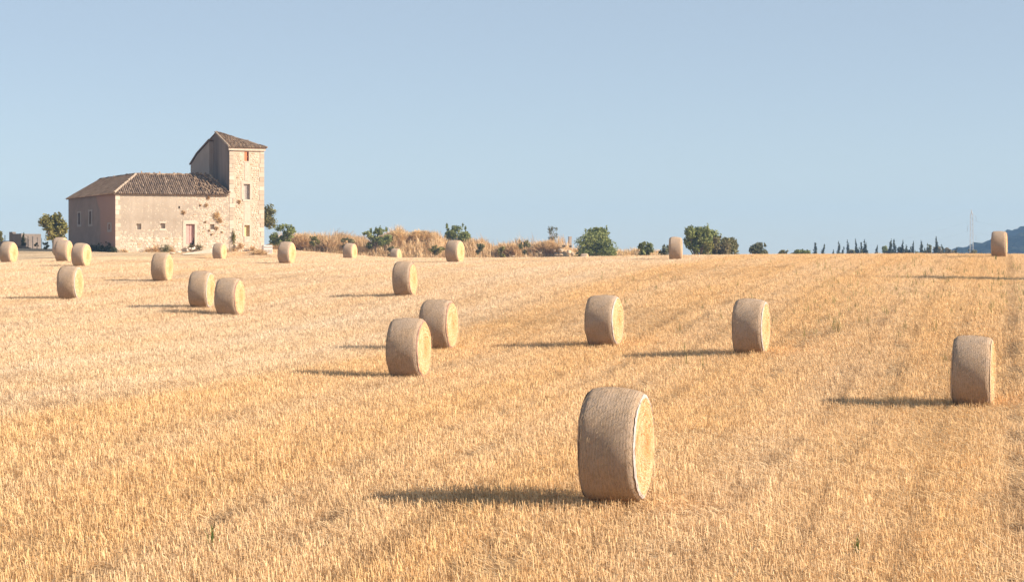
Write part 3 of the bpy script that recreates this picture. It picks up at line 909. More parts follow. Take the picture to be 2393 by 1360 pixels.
# ------------------------------------------------------------------ straw bales
def mat_bale_side():
    g = NT('net_wrapped_straw')
    c = g.coord(); s = g.sep(c); o = g.orand()
    off = g.math('MULTIPLY', o, 37.0)
    cc = g.node('ShaderNodeCombineXYZ'); g.put(cc.inputs[0], off); g.put(cc.inputs[1], off)
    va = g.node('ShaderNodeVectorMath', operation='ADD'); g.put(va.inputs[0], c); g.put(va.inputs[1], cc.outputs[0])
    v = va.outputs[0]
    ang = g.math('ARCTAN2', s[2], s[1])
    cv = g.node('ShaderNodeCombineXYZ'); g.put(cv.inputs[0], g.math('MULTIPLY', g.math('ADD', s[0], off), 85.0)); g.put(cv.inputs[1], g.math('MULTIPLY', ang, 5.0)); g.put(cv.inputs[2], off)
    strand = g.noise(cv.outputs[0], 1.0, 4, 0.6, 0.4)
    lines = g.math('SINE', g.math('MULTIPLY', s[0], 2 * math.pi / 0.047))
    big = g.noise(v, 1.5, 4, 0.6)
    straw = g.noise(g.scale(v, (30, 22, 22)), 1.0, 6, 0.85)
    c1 = g.mix(g.ramp(strand, 0.36, 0.64), (0.36, 0.245, 0.155), (0.57, 0.405, 0.265))
    c1 = g.mix(g.ramp(big, 0.36, 0.62, 0, 0.75), c1, (0.42, 0.325, 0.25))
    c1 = g.mix(g.ramp(g.noise(v, 2.3, 3), 0.5, 0.72, 0, 0.6), c1, (0.47, 0.335, 0.215))
    c1 = g.mix(g.ramp(lines, 0.25, 0.9, 0, 0.25), c1, (0.46, 0.39, 0.33))
    c1 = g.mix(g.ramp(straw, 0.56, 0.68, 0, 0.9), c1, (0.68, 0.53, 0.36))
    c1 = g.mix(g.ramp(straw, 0.46, 0.34, 0, 0.6), c1, (0.15, 0.10, 0.065))
    h = g.math('ADD', g.math('MULTIPLY', strand, 0.45), g.math('ADD', g.math('MULTIPLY', lines, 0.05), straw))
    return g.done(c1, 0.85, g.bump(h, 0.9, 0.03), 0.2)

def mat_bale_end():
    g = NT('cut_straw_end')
    c = g.coord(); s = g.sep(c); o = g.orand()
    rad = g.math('SQRT', g.math('ADD', g.math('MULTIPLY', s[1], s[1]), g.math('MULTIPLY', s[2], s[2])))
    ang = g.math('ARCTAN2', s[2], s[1])
    cv = g.node('ShaderNodeCombineXYZ'); g.put(cv.inputs[0], g.math('MULTIPLY', rad, 22.0)); g.put(cv.inputs[1], g.math('MULTIPLY', g.math('SINE', ang), 2.2)); g.put(cv.inputs[2], g.math('ADD', g.math('MULTIPLY', g.math('COSINE', ang), 2.2), g.math('MULTIPLY', o, 40.0)))
    ring = g.noise(cv.outputs[0], 1.0, 5, 0.7, 0.6)
    n = g.noise(c, 26.0, 5, 0.75)
    core = g.ramp(g.math('ADD', rad, g.math('MULTIPLY_ADD', g.noise(c, 3.0, 3), 0.5, -0.25)), 0.42, 0.05)
    col = g.mix(g.ramp(ring, 0.40, 0.60), (0.56, 0.295, 0.115), (0.80, 0.535, 0.32))
    col = g.mix(g.math('MULTIPLY', core, 0.75), col, (0.50, 0.25, 0.08))
    col = g.mix(g.ramp(n, 0.45, 0.3, 0, 0.7), col, (0.20, 0.11, 0.04))
    col = g.mix(g.ramp(n, 0.6, 0.75, 0, 0.6), col, (0.66, 0.50, 0.31))
    h = g.math('ADD', ring, n)
    return g.done(col, 0.85, g.bump(h, 1.0, 0.035), 0.15, 0.0)

M['bale'] = mat_bale_side()
M['bale_end'] = mat_bale_end()
M['net_white'] = plain('white_net_edge', (0.44, 0.395, 0.37), 0.25, 14.0, 0.6)
M['net_blue'] = plain('blue_net_band', (0.25, 0.36, 0.52), 0.3, 9.0, 0.6)
M['net_red'] = plain('reddish_net_edge', (0.33, 0.19, 0.145), 0.3, 9.0, 0.7)
M['net_tan'] = plain('straw_coloured_net_edge', (0.46, 0.33, 0.22), 0.25, 12.0, 0.8)
M['wisp'] = mat_tone('loose_straw_strands', (0.30, 0.21, 0.13), (0.52, 0.38, 0.24), (0.66, 0.46, 0.28), 0.7, 8.0)
HL = 0.455
def bale_profile(seed):
    r = random.Random(seed)
    ph = r.uniform(0, 6.28)
    def rad(x):
        t = x / HL
        b = 0.795 + 0.055 * (1 - t * t) ** 0.7 if abs(t) < 1 else 0.795
        e = max(0.0, abs(t) - 0.86) / 0.14
        return b - 0.05 * e * e
    return rad
def bale_meshes(seed):
    rg = np.random.default_rng(seed); rad = bale_profile(seed)
    na, nx = 72, 15
    xs = np.linspace(-HL, HL, nx)
    ph = rg.uniform(0, 6.28, 8); am = rg.normal(0, 0.006, 8)
    def rr_(x, th):
        q = rad(x) + sum(am[k] * math.sin((k + 1) * th + ph[k] + 3 * x * (k % 3)) for k in range(8))
        z = q * math.sin(th)
        return q, max(z, -0.835)
    V = []; 
    for x in xs:
        for k in range(na):
            th = 2 * math.pi * k / na
            q, z = rr_(x, th)
            V.append((x + 0.008 * math.sin(5 * th + seed), q * math.cos(th), z))
    Fc = [(i * na + k, (i + 1) * na + k, (i + 1) * na + (k + 1) % na, i * na + (k + 1) % na) for i in range(nx - 1) for k in range(na)]
    side = mesh_np('bale_side', np.array(V), np.array(Fc)[:, ::-1].copy(), M['bale'], None, True)
    ends = []
    for sg in (-1, 1):
        V = [(sg * (HL - 0.02 + rg.normal(0, .008)), 0, 0)]; rings = 12
        bo = rg.uniform(0, 6.28)
        for j in range(1, rings + 1):
            f = j / rings
            for k in range(na):
                th = 2 * math.pi * k / na
                q, z = rr_(sg * HL, th)
                bulge = (0.015 + 0.025 * (1 - f * f) + 0.012 * math.sin(2 * th + bo) * f + rg.normal(0, 0.006)) if f < 1 else 0.003
                V.append((sg * (HL + bulge), q * math.cos(th) * f, z * f))
        Fc = [(0, 1 + k, 1 + (k + 1) % na) for k in range(na)]
        Fc += [(1 + (j - 1) * na + k, 1 + j * na + k, 1 + j * na + (k + 1) % na, 1 + (j - 1) * na + (k + 1) % na) for j in range(1, rings) for k in range(na)]
        if sg < 0: Fc = [f[::-1] for f in Fc]
        ends.append(mesh_np('bale_end', np.array(V), Fc, M['bale_end'], None, True))
    edges = []
    for sg in (-1, 1):
        V, Fc = [], []
        for k in range(na):
            th = 2 * math.pi * k / na
            wv = 0.015 + 0.005 * math.sin(3 * th + seed) + rg.uniform(-0.004, 0.004)
            for (dx, dr) in ((-wv, 0.006), (0.004, 0.002), (0.006, -0.02)):
                q, z = rr_(sg * min(HL, HL + dx), th)
                V.append((sg * (HL + dx), (q + dr) * math.cos(th), (z + dr * math.sin(th))))
        for k in range(na):
            for j in range(2):
                a_ = k * 3 + j; b_ = ((k + 1) % na) * 3 + j
                f = (a_, a_ + 1, b_ + 1, b_)
                Fc.append(f if sg < 0 else f[::-1])
        edges.append((np.array(V), Fc))
    # loose strands caught in the net and sticking out of the ends
    n1, n2 = 1000, 500
    th = rg.uniform(0, 2 * math.pi, n1); x = rg.uniform(-HL * .98, HL * .98, n1)
    P, D, Nn = [], [], []
    for a_, b_ in zip(th, x):
        q, z = rr_(b_, a_)
        P.append((b_, q * math.cos(a_), z)); Nn.append((0, math.cos(a_), math.sin(a_)))
        t = Vector((rg.normal(0, 0.35), -math.sin(a_), math.cos(a_))) + Vector((0, math.cos(a_), math.sin(a_))) * abs(rg.normal(0, 0.16)); D.append(t.normalized()[:])
    q = 0.77 * np.sqrt(rg.random(n2)); th = rg.uniform(0, 2 * math.pi, n2)
    for a_, b_ in zip(th, q):
        P.append((HL + 0.03, b_ * math.cos(a_), max(b_ * math.sin(a_), -.82))); Nn.append((1, 0, 0))
        t = Vector((abs(rg.normal(0, 0.3)), -math.sin(a_) + rg.normal(0, .5), math.cos(a_) + rg.normal(0, .5))); D.append(t.normalized()[:])
    P, D, Nn = np.array(P), np.array(D), np.array(Nn)
    n = len(P)
    W = np.cross(D, Nn); W /= np.linalg.norm(W, axis=1, keepdims=True) + 1e-9
    L = rg.uniform(0.03, 0.09, (n, 1)); w = 0.003
    P0_ = P + Nn * 0.006
    V = np.stack([P0_ - W * w, P0_ + W * w, P0_ + D * L + W * w + Nn * .008, P0_ + D * L - W * w + Nn * .008], 1).reshape(-1, 3)
    wm = mesh_np('straw_strands', V, np.arange(len(V)).reshape(-1, 4), M['wisp'], np.repeat(np.where(np.arange(n) < n1, 0.62 * rg.random(n) + 0.1 * (rg.random(n) < .1), 0.55 + 0.45 * rg.random(n)), 4))
    return side, ends, edges, wm
BM = [bale_meshes(s) for s in (11, 12, 13)]
EDGE = {}
def edge_mesh(vi, side, mat):
    k = (vi, side, mat)
    if k not in EDGE:
        V, Fc = BM[vi][2][side]
        EDGE[k] = mesh_np('net_edge', V, Fc, M[mat], None, True)
    return EDGE[k]
BALE_INFO = [
    ('largest, nearest round straw bale, with a blue and white net edge', 'net_white'),
    ('straw bale with rusty net edge partly covering another bale at field centre', 'net_red'),
    ('straw bale seen square on at the right, between the nearest bale and the frame edge', 'net_tan'),
    ('straw bale with pale net edge standing alone right of field centre', 'net_white'),
    ('round straw bale with bluish white edge standing in line above the nearest bale', 'net_white'),
    ('round straw bale half hidden behind the bale with a rusty net edge', 'net_red'),
    ('straw bale with brown edge standing alone above the overlapping pair at field centre', 'net_red'),
    ('right, nearer one of two straw bales close together on the left', 'net_red'),
    ('left, farther one of two straw bales close together on the left', 'net_white'),
    ('round straw bale with pale net edge standing alone low down at the left side', 'net_white'),
    ('round straw bale standing alone below the farmhouse windows, in front of its long wall', 'net_tan'),
    ('round straw bale on the skyline at the far right, with the blue hill behind it', 'net_tan'),
    ('straw bale with wide bright end in front of the farmhouse corner', 'net_tan'),
    ('round straw bale standing right of the white plastic crate and the tower', 'net_tan'),
    ('round straw bale on the field edge in front of a green fig bush', 'net_tan'),
    ('round straw bale seen square on at the field edge beside the dark green trees', 'net_tan'),
    ('straw bale at the left edge of the picture, before the ruined hut', 'net_tan'),
    ('straw bale under the left tree, covering most of another bale', 'net_tan'),
    ('small far round straw bale in front of the tall brown dry grass', 'net_tan'),
    ('small straw bale before the tower foot, at the end of the white slab', 'net_tan'),
    ('far round straw bale mostly covered by the bale under the left tree', 'net_tan'),
    ('smallest far round straw bale in front of the big pale dry bush', 'net_tan'),
    ('far straw bale with only its top showing, by the big green bush', 'net_tan'),
]
for i, ((cx, t, b, ea), (lab, em)) in enumerate(zip(BALES, BALE_INFO)):
    Y = bale_Y(b - t)
    if cx == 141: Y = 186.0
    X = (cx - PX0) / F * Y
    c = math.radians(ea) + math.atan((cx - PX0) / F)
    if cx in (141, 925, 1366, 818, 513): z = CZ - (b - PY0) / F * Y
    else: z = 0.35 * gz(X, Y) + 0.65 * (CZ - (b + 1 - PY0) / F * Y)
    o = tag(empty('straw_bale', (X, Y, z + DIA / 2 - 0.015), -c), lab, 'straw bale', 'round straw bales lying in the field')
    o.rotation_euler = (0, random.uniform(-0.03, 0.03), -c)
    o.scale = (random.uniform(0.94, 1.06), 1, 1)
    v = i % 3
    link('net_wrapped_side', BM[v][0], o)
    link('end_face', BM[v][1][0], o); link('end_face', BM[v][1][1], o)
    link('net_edge', edge_mesh(v, 0, 'net_tan'), o); link('net_edge', edge_mesh(v, 1, em), o)
    if b - t > 60: link('loose_straw', BM[v][3], o, kind='stuff')

# ------------------------------------------------------------------ the earth bank with dry grass behind the field
BANK = [(560, 590), (610, 578), (640, 566), (665, 556), (690, 553), (712, 557), (740, 562), (800, 562), (850, 572), (885, 566), (905, 556), (940, 551), (985, 552), (1015, 562),
        (1050, 574), (1110, 576), (1160, 580), (1200, 578), (1240, 574), (1290, 571), (1325, 574), (1345, 586), (1390, 592), (1450, 588), (1490, 586), (1540, 592), (1575, 600), (1640, 606), (1700, 612)]
BX = np.array([p[0] for p in BANK], float); BYp = np.array([p[1] for p in BANK], float)
BD = 292.0
def bank_h(px):
    """crest height of the bank over photo column px at distance BD"""
    return CZ - (np.interp(px, BX, BYp) - PY0) / F * BD
def bank_z(x, y):
    px = PX0 + F * x / BD
    top = bank_h(px) + 0.25 * np.sin(x * 1.7) * np.sin(x * 0.61 + 1)
    base = ground_z(x, y)
    t = np.clip((y - (BD - 13)) / 13.0, 0, 1); t = t * t * (3 - 2 * t)
    t2 = np.clip((BD + 16 - y) / 10.0, 0, 1)
    e = np.clip((px - 560) / 60, 0, 1) * np.clip((1700 - px) / 60, 0, 1)
    b = base - 0.3 + (np.maximum(top, base) - base + 0.3) * t * t2 * e
    return b
def mat_bank():
    g = NT('dry_bank_earth')
    p = g.pos(); n = g.noise(p, 0.6, 5, 0.65); f = g.noise(p, 6, 4, 0.7)
    c = g.mix(g.ramp(n, 0.35, 0.65), (0.34, 0.22, 0.12), (0.50, 0.35, 0.20))
    c = g.mix(g.ramp(f, 0.5, 0.7, 0, 0.4), c, (0.24, 0.16, 0.09))
    return g.done(c, 0.95, g.bump(f, 0.6, 0.1), 0.1)
M['bank'] = mat_bank()
xs = np.linspace((540 - PX0) / F * BD, (1720 - PX0) / F * BD, 150); ys = np.linspace(BD - 16, BD + 16, 26)
XX, YY = np.meshgrid(xs, ys)
ZZ = bank_z(XX.ravel(), YY.ravel()) + rng.normal(0, 0.04, XX.size)
i, j = np.meshgrid(np.arange(len(ys) - 1), np.arange(len(xs) - 1), indexing='ij'); nx_ = len(xs)
ff = np.stack([i * nx_ + j, i * nx_ + j + 1, (i + 1) * nx_ + j + 1, (i + 1) * nx_ + j], -1).reshape(-1, 4)
tag(link('earth_bank', mesh_np('earth_bank', np.stack([XX.ravel(), YY.ravel(), ZZ], -1), ff, M['bank'], None, True)), None, None, None, 'structure')

def blades(pos, h, n_per, lean, w, seed, spread, tone_mu=0.5, tone_sd=0.25, curl=0.35):
    """tufts of tapering bent blades; returns verts, quads, tone"""
    r = np.random.default_rng(seed)
    n = len(pos) * n_per
    base = np.repeat(np.asarray(pos), n_per, 0) + np.concatenate([r.normal(0, spread, (n, 2)), np.zeros((n, 1))], 1)
    H = np.repeat(np.asarray(h), n_per) * r.uniform(0.45, 1.1, n)
    yaw = r.uniform(0, 2 * math.pi, n)
    d = np.stack([np.cos(yaw), np.sin(yaw), np.zeros(n)], -1) * (np.abs(r.normal(0, curl, n)) * H)[:, None] + np.array(lean) * H[:, None]
    side = np.stack([-np.sin(yaw + r.uniform(-1, 1, n)), np.cos(yaw), np.zeros(n)], -1) * w
    up = np.array([0, 0, 1.0])
    m1 = base + d * 0.35 + up * (H * 0.62)[:, None]
    tp = base + d + up * H[:, None]
    b0 = base - up * 0.08
    V = np.stack([b0 - side, b0 + side, m1 + side * .8, m1 - side * .8, tp + side * .25, tp - side * .25], 1).reshape(-1, 3)
    k = np.arange(n) * 6
    Fc = np.concatenate([np.stack([k, k + 1, k + 2, k + 3], -1), np.stack([k + 3, k + 2, k + 4, k + 5], -1)])
    tuft_t = np.repeat(np.clip(r.normal(tone_mu, tone_sd, len(pos)), 0, 1), n_per)
    tone = np.repeat(np.clip(tuft_t + r.normal(0, 0.18, n), 0, 1), 6)
    return V, Fc, tone

M['drygrass'] = mat_tone('dry_grass', (0.43, 0.275, 0.135), (0.68, 0.48, 0.26), (0.80, 0.62, 0.39), 0.8, 2.0, 0.25)
M['golden'] = mat_tone('golden_dry_bush', (0.52, 0.34, 0.155), (0.74, 0.54, 0.29), (0.82, 0.65, 0.41), 0.8, 2.0, 0.25)
M['reed'] = mat_tone('green_grass', (0.06, 0.09, 0.02), (0.11, 0.15, 0.035), (0.22, 0.25, 0.07), 0.7, 2.0, 0.25)
def grass_patch(name, n, pxr, yr, hr, mat, seed, n_per=12, lean=(-0.12, 0, 0), w=0.03, spread=0.25, mu=0.5, label=None, kind='stuff', clump=None, cat=None, group=None, zf=None):
    r = np.random.default_rng(seed)
    Y = r.uniform(yr[0], yr[1], n)
    px = r.uniform(pxr[0], pxr[1], n)
    if clump:
        cc = r.uniform(pxr[0], pxr[1], clump); px = 0.35 * px + 0.65 * cc[r.integers(0, clump, n)] + r.normal(0, 6, n)
        px = np.clip(px, pxr[0], pxr[1])
    X = (px - PX0) / F * Y
    Z = (zf or bank_z)(X, Y)
    h = r.uniform(hr[0], hr[1], n) * (0.75 + 0.35 * np.sin(px * 0.11 + seed) * np.sin(px * 0.043 + 2 * seed))
    V, Fc, t = blades(np.stack([X, Y, Z], -1), h, n_per, lean, w, seed + 1, spread, mu)
    o = link(name, mesh_np(name, V, Fc, mat, t))
    tag(o, label, cat, group, kind)
    return o
grass_patch('dry_grass', 1900, (618, 1345), (BD - 12, BD + 3), (0.5, 1.5), M['drygrass'], 31, label='brown dry grass covering the earth bank', mu=0.5, clump=60)
grass_patch('dry_grass', 450, (690, 860), (BD - 13, BD), (0.9, 2.1), M['drygrass'], 33, lean=(0.22, 0, 0), label='tall brown dry grass on the bank beside the tower', mu=0.42, clump=14)
grass_patch('dry_grass', 500, (1340, 1580), (BD - 12, BD), (0.3, 0.9), M['golden'], 35, label='low tan grass on the low end of the bank', mu=0.4)
grass_patch('dry_grass', 260, (1050, 1345), (BD - 14, BD - 11), (0.3, 0.8), M['golden'], 36, label='pale dry grass along the foot of the bank', mu=0.6)
grass_patch('green_grass', 260, (936, 1042), (BD - 15.5, BD - 12.5), (0.5, 0.95), M['reed'], 37, n_per=14, label='low strip of bright green grass at the foot of the bank', mu=0.5, lean=(0, 0, 0))
# sprays of tall thin weeds against the sky
grass_patch('tall_weeds', 60, (1050, 1330), (BD - 2, BD + 1), (1.0, 2.2), M['drygrass'], 38, n_per=3, w=0.02, spread=0.1, label='thin dry weeds standing on top of the bank', mu=0.4, clump=12)

def dome_bush(name, px0, px1, ytop, Y, mat, seed, label, cat, n=260, hgt=0.9, group=None, nper=16, mu=0.55, w=0.03):
    """a rounded dry bush: blades growing outward over an uneven mound"""
    r = np.random.default_rng(seed)
    cx = (px0 + px1) / 2; W = (px1 - px0) / 2 / F * Y
    X0 = (cx - PX0) / F * Y
    top = CZ - (ytop - PY0) / F * Y
    bz = float(bank_z(np.array([X0]), np.array([Y]))[0]) if Y > 250 else gz(X0, Y)
    H = max(0.3, top - bz)
    th = r.uniform(0, 2 * math.pi, n); ph = np.arcsin(r.uniform(0.0, 1, n))
    lump = 1 + 0.22 * np.sin(3 * th + seed) * np.cos(ph) + 0.12 * np.sin(7 * th + 2 * seed)
    dirs = np.stack([np.cos(th) * np.cos(ph), np.sin(th) * np.cos(ph), np.sin(ph)], -1)
    k = 0.62 * lump[:, None] * r.uniform(0.75, 1.0, (n, 1))
    pos = dirs * k * np.array([W, W * 0.7, H]) + np.array([X0, Y, bz])
    # blades along the outward direction
    m = n * nper
    bp = np.repeat(pos, nper, 0) + r.normal(0, 0.12, (m, 3)); D = np.repeat(dirs, nper, 0) * np.array([1, 1, .6]) + np.array([0, 0, .55]) + r.normal(0, 0.35, (m, 3))
    D /= np.linalg.norm(D, axis=1, keepdims=True)
    L = r.uniform(0.35, 1.0, (m, 1)) * hgt * min(W, H) * 0.62
    sdv = np.cross(D, r.normal(0, 1, (m, 3))); sdv /= np.linalg.norm(sdv, axis=1, keepdims=True) + 1e-9
    V = np.stack([bp - sdv * w, bp + sdv * w, bp + D * L + sdv * w * .4, bp + D * L - sdv * w * .4], 1).reshape(-1, 3)
    t = np.repeat(np.clip(np.repeat(np.clip(r.normal(mu, .2, n), 0, 1), nper) + r.normal(0, .16, m), 0, 1), 4)
    V -= np.array([X0, Y, bz])
    o = link(name, mesh_np(name, V, np.arange(len(V)).reshape(-1, 4), mat, t), loc=(X0, Y, bz))
    return tag(o, label, cat, group)
GB = 'dry bushes on the bank'
dome_bush('dry_bush', 893, 962, 543, BD - 4, M['golden'], 51, 'large pale golden dry bush, left lump of the golden heap on the bank', 'dry bush', 300, 1.0, GB)
dome_bush('dry_bush', 945, 1018, 541, BD - 3, M['golden'], 52, 'large pale golden dry bush, right lump of the golden heap on the bank', 'dry bush', 300, 1.0, GB)
dome_bush('dry_bush', 672, 728, 544, BD - 6, M['drygrass'], 53, 'reddish brown dry bush behind the bale right of the tower', 'dry bush', 260, 1.0, GB, mu=.5)
dome_bush('dry_bush', 1236, 1322, 562, BD - 5, M['drygrass'], 54, 'brown dry bush below the thin leafless shrub', 'dry bush', 260, 0.9, GB, mu=.6)
dome_bush('dry_bush', 1150, 1235, 570, BD - 6, M['drygrass'], 55, 'low brown dry bush in the middle of the bank', 'dry bush', 240, 0.9, GB, mu=.5)
dome_bush('dry_bush', 736, 800, 558, BD - 7, M['drygrass'], 56, 'tangled brown bush leaning right in the tall dry grass', 'dry bush', 220, 1.0, GB, mu=.45)
dome_bush('dry_bush', 622, 672, 566, BD - 8, M['drygrass'], 57, 'small red brown bush just right of the tower foot', 'dry bush', 160, 0.9, GB, mu=.35)
dome_bush('straw_heap', 584, 628, 585, 211.0, M['drygrass'], 58, 'low heap of brown straw at the foot of the tower', 'straw heap', 120, 0.8, None, mu=.6)

# ------------------------------------------------------------------ trees and shrubs
def mat_leaf(name, dark, mid, light, trans=0.3):
    return mat_tone(name, dark, mid, light, 0.65, 1.5, trans + 0.08)
M['leaf_green'] = mat_leaf('green_leaves', (0.115, 0.14, 0.045), (0.24, 0.27, 0.09), (0.40, 0.41, 0.17))
M['leaf_olive'] = mat_leaf('olive_leaves', (0.11, 0.115, 0.05), (0.23, 0.215, 0.095), (0.36, 0.32, 0.16))
M['leaf_yellow'] = mat_leaf('yellow_green_leaves', (0.12, 0.125, 0.03), (0.26, 0.235, 0.07), (0.42, 0.36, 0.14))
M['leaf_grey'] = mat_leaf('grey_green_leaves', (0.095, 0.105, 0.06), (0.185, 0.19, 0.105), (0.30, 0.29, 0.18))
M['leaf_dark'] = mat_leaf('dark_cypress_leaves', (0.03, 0.04, 0.02), (0.06, 0.07, 0.034), (0.11, 0.115, 0.055), 0.25)
M['leaf_brown'] = mat_leaf('brown_dry_leaves', (0.15, 0.125, 0.06), (0.26, 0.215, 0.11), (0.37, 0.31, 0.18))
M['bark'] = plain('grey_brown_bark', (0.20, 0.15, 0.11), 0.3, 5.0)

def leaf_cloud(lumps, n, size, seed, spike=0.0, droop=0.0):
    """leaf-sized quads over many overlapping lumps (x,y,z,rx,ry,rz) with gaps between them"""
    r = np.random.default_rng(seed)
    Lp = np.array(lumps); vol = Lp[:, 3] * Lp[:, 5]; pk = vol / vol.sum()
    li = r.choice(len(Lp), n, p=pk)
    d = r.normal(0, 1, (n, 3)); d /= np.linalg.norm(d, axis=1, keepdims=True)
    # twigs: leaves gather round random twig directions of each lump
    nt = 26
    tw = r.normal(0, 1, (len(Lp), nt, 3)); tw /= np.linalg.norm(tw, axis=2, keepdims=True)
    d = d * 0.45 + tw[li, r.integers(0, nt, n)]; d /= np.linalg.norm(d, axis=1, keepdims=True)
    rad = r.random(n) ** 0.45 * r.uniform(0.85, 1.0, n)
    rad *= np.where(r.random(n) < 0.08, 1.18, 1.0)
    P = Lp[li, :3] + d * rad[:, None] * Lp[li, 3:]
    nrm = d + r.normal(0, 0.7, (n, 3)); nrm /= np.linalg.norm(nrm, axis=1, keepdims=True)
    a = np.cross(nrm, r.normal(0, 1, (n, 3)) + np.array([0, 0, -droop * 3])); a /= np.linalg.norm(a, axis=1, keepdims=True) + 1e-9
    b = np.cross(nrm, a)
    s = size * r.uniform(0.6, 1.3, (n, 1))
    V = np.stack([P - a * s, P - b * s * 0.45, P + a * s, P + b * s * 0.45], 1).reshape(-1, 3)
    lt = r.uniform(0.2, 0.8, len(Lp))
    tone = np.repeat(np.clip(lt[li] * 0.6 + 0.2 + r.normal(0, 0.2, n), 0, 1), 4)
    return V, np.arange(len(V)).reshape(-1, 4), tone

def tree(name, label, cat, box, Y, leaf, seed, n=2200, size=0.16, lumps=9, trunk=0.12, group=None, low=0.0, droop=0.0, open_=0.32, sprigs=4, base=None, stems=1, lean=0.0, flat=1.0):
    """box = (left, top, right, bottom) photo pixels; crown of uneven lumps on a forked trunk"""
    x0, y0, x1, y1 = box
    cx = (x0 + x1) / 2
    X = (cx - PX0) / F * Y
    top = CZ - (y0 - PY0) / F * Y; bot = CZ - (y1 - PY0) / F * Y
    W = (x1 - x0) / F * Y; H = top - bot
    bz = gz(X, Y) if base is None else base
    if bz > bot: bz = bot
    r = np.random.default_rng(seed)
    o = tag(empty(name, (X + lean * W, Y, bz)), label, cat, group)
    off = Vector((-lean * W, 0, bot - bz))
    Lp = []
    for k in range(lumps):
        t = (k + 0.5) / lumps
        zz = low + (1 - low) * r.uniform(0.12, 0.85)
        wid = 0.5 * math.sqrt(max(0.05, 1 - ((zz - 0.42) / 0.62) ** 2)) * flat
        xx = (2 * t - 1) * wid * 0.78 + r.normal(0, 0.04)
        rx = W * open_ * r.uniform(0.5, 0.85); rz = H * open_ * r.uniform(0.5, 0.9)
        rz = min(rz, rx * 1.5); 
        zc = min(zz * H, H - rz * 1.0)
        xx = max(-W / 2 + rx * .9, min(W / 2 - rx * .9, xx * W))
        Lp.append((off.x + xx, r.normal(0, W * 0.16), off.z + zc, rx, rx, rz))
    # one lump reaches the very top
    Lp.append((off.x + r.uniform(-.15, .15) * W, 0, off.z + H * 0.84, W * 0.2, W * 0.2, H * 0.17))
    for k in range(sprigs):
        Lp.append((off.x + r.uniform(-.38, .38) * W, r.normal(0, W * .15), off.z + H * r.uniform(0.8, 0.98), W * 0.035, W * 0.035, H * r.uniform(.08, .14)))
    V, Fc, t = leaf_cloud(Lp, n, size, seed, droop=droop)
    link('crown', mesh_np('crown', V, Fc, leaf, t), o)
    mb = MB()
    rt = trunk
    for s in range(stems):
        fx = (s - (stems - 1) / 2) * rt * 2.5
        fork = Vector((off.x * 0.6 + fx * 1.5 + r.normal(0, .1) * rt, 0, off.z + H * (low * 0.6 + 0.12)))
        mb.tube((fx, 0, -0.3), fork, rt * 1.2, rt * 0.8, 7)
        for L in Lp[s::stems][:8]:
            q = Vector(L[:3]); m = fork.lerp(q, 0.5) + Vector((r.normal(0, .08) * W, r.normal(0, .08) * W, 0.03 * H))
            mb.tube(fork, m, rt * 0.6, rt * 0.36, 5); mb.tube(m, q + Vector((0, 0, L[5] * .4)), rt * 0.36, rt * 0.12, 5)
    mb.build('trunk', M['bark'], o)
    return o
GT = 'trees and shrubs along the field edge'
tree('tree', 'bushy green tree with drooping leaves at the left end of the farmhouse', 'tree', (89, 500, 162, 573), 207, M['leaf_yellow'], 101, 3200, 0.17, 12, 0.16, GT, low=0.05, droop=0.8, lean=0.02)
tree('tree', 'grey green tree showing half behind the right side of the tower', 'tree', (560, 468, 650, 548), 246, M['leaf_olive'], 102, 4200, 0.16, 14, 0.25, GT, low=0.0, droop=0.7)
tree('shrub', 'green shrub with stiff upright twigs right of the tower', 'shrub', (627, 526, 694, 575), 268, M['leaf_green'], 103, 2200, 0.17, 11, 0.10, GT, open_=0.26, sprigs=9, base=3.5)
tree('shrub', 'green fig shrub with a broken outline left of the golden bush', 'shrub', (840, 532, 918, 582), 284, M['leaf_green'], 104, 1700, 0.19, 11, 0.10, GT, open_=0.24, sprigs=9)
tree('shrub', 'green fig tree behind the bale in the middle of the skyline', 'shrub', (1034, 525, 1106, 582), 296, M['leaf_green'], 105, 2600, 0.19, 11, 0.14, GT, open_=0.28, sprigs=6)
tree('shrub', 'thin nearly leafless shrub standing on top of the bank', 'shrub', (1276, 527, 1306, 578), 293, M['leaf_grey'], 106, 260, 0.14, 8, 0.06, GT, open_=0.3, sprigs=6, low=0.25, stems=3)
tree('bush', 'big round dark green bush beside the pale stones', 'bush', (1340, 540, 1442, 610), 282, M['leaf_green'], 107, 6500, 0.19, 18, 0.16, GT, open_=0.36, sprigs=1)
tree('bush', 'dark green top knot growing out of the big round bush', 'bush', (1372, 530, 1425, 585), 284, M['leaf_green'], 117, 2200, 0.19, 8, 0.10, GT, open_=0.4, sprigs=2)
tree('bush', 'round dark green bush left of the square-on bale', 'bush', (1489, 566, 1528, 606), 262, M['leaf_green'], 108, 1700, 0.18, 9, 0.08, GT, sprigs=4)
tree('shrub', 'grey shrub partly behind the square-on bale', 'shrub', (1538, 572, 1580, 610), 266, M['leaf_grey'], 109, 900, 0.17, 7, 0.08, GT)
tree('tree', 'dark green forked tree right of the square-on bale', 'tree', (1595, 527, 1666, 614), 250, M['leaf_green'], 110, 5200, 0.18, 16, 0.14, GT, open_=0.28, sprigs=8, stems=2)
tree('tree', 'green tree with thin tips behind the forked dark tree', 'tree', (1626, 536, 1688, 616), 258, M['leaf_green'], 120, 3600, 0.18, 14, 0.12, GT, open_=0.34, sprigs=6)
tree('shrub', 'yellow green shrub in front of the forked dark tree', 'shrub', (1636, 566, 1672, 612), 246, M['leaf_yellow'], 111, 1500, 0.17, 8, 0.08, GT)
tree('shrub', 'brownish twiggy shrub in the middle of the tree clump', 'shrub', (1652, 554, 1708, 620), 252, M['leaf_brown'], 112, 3000, 0.17, 13, 0.08, GT, open_=0.36)
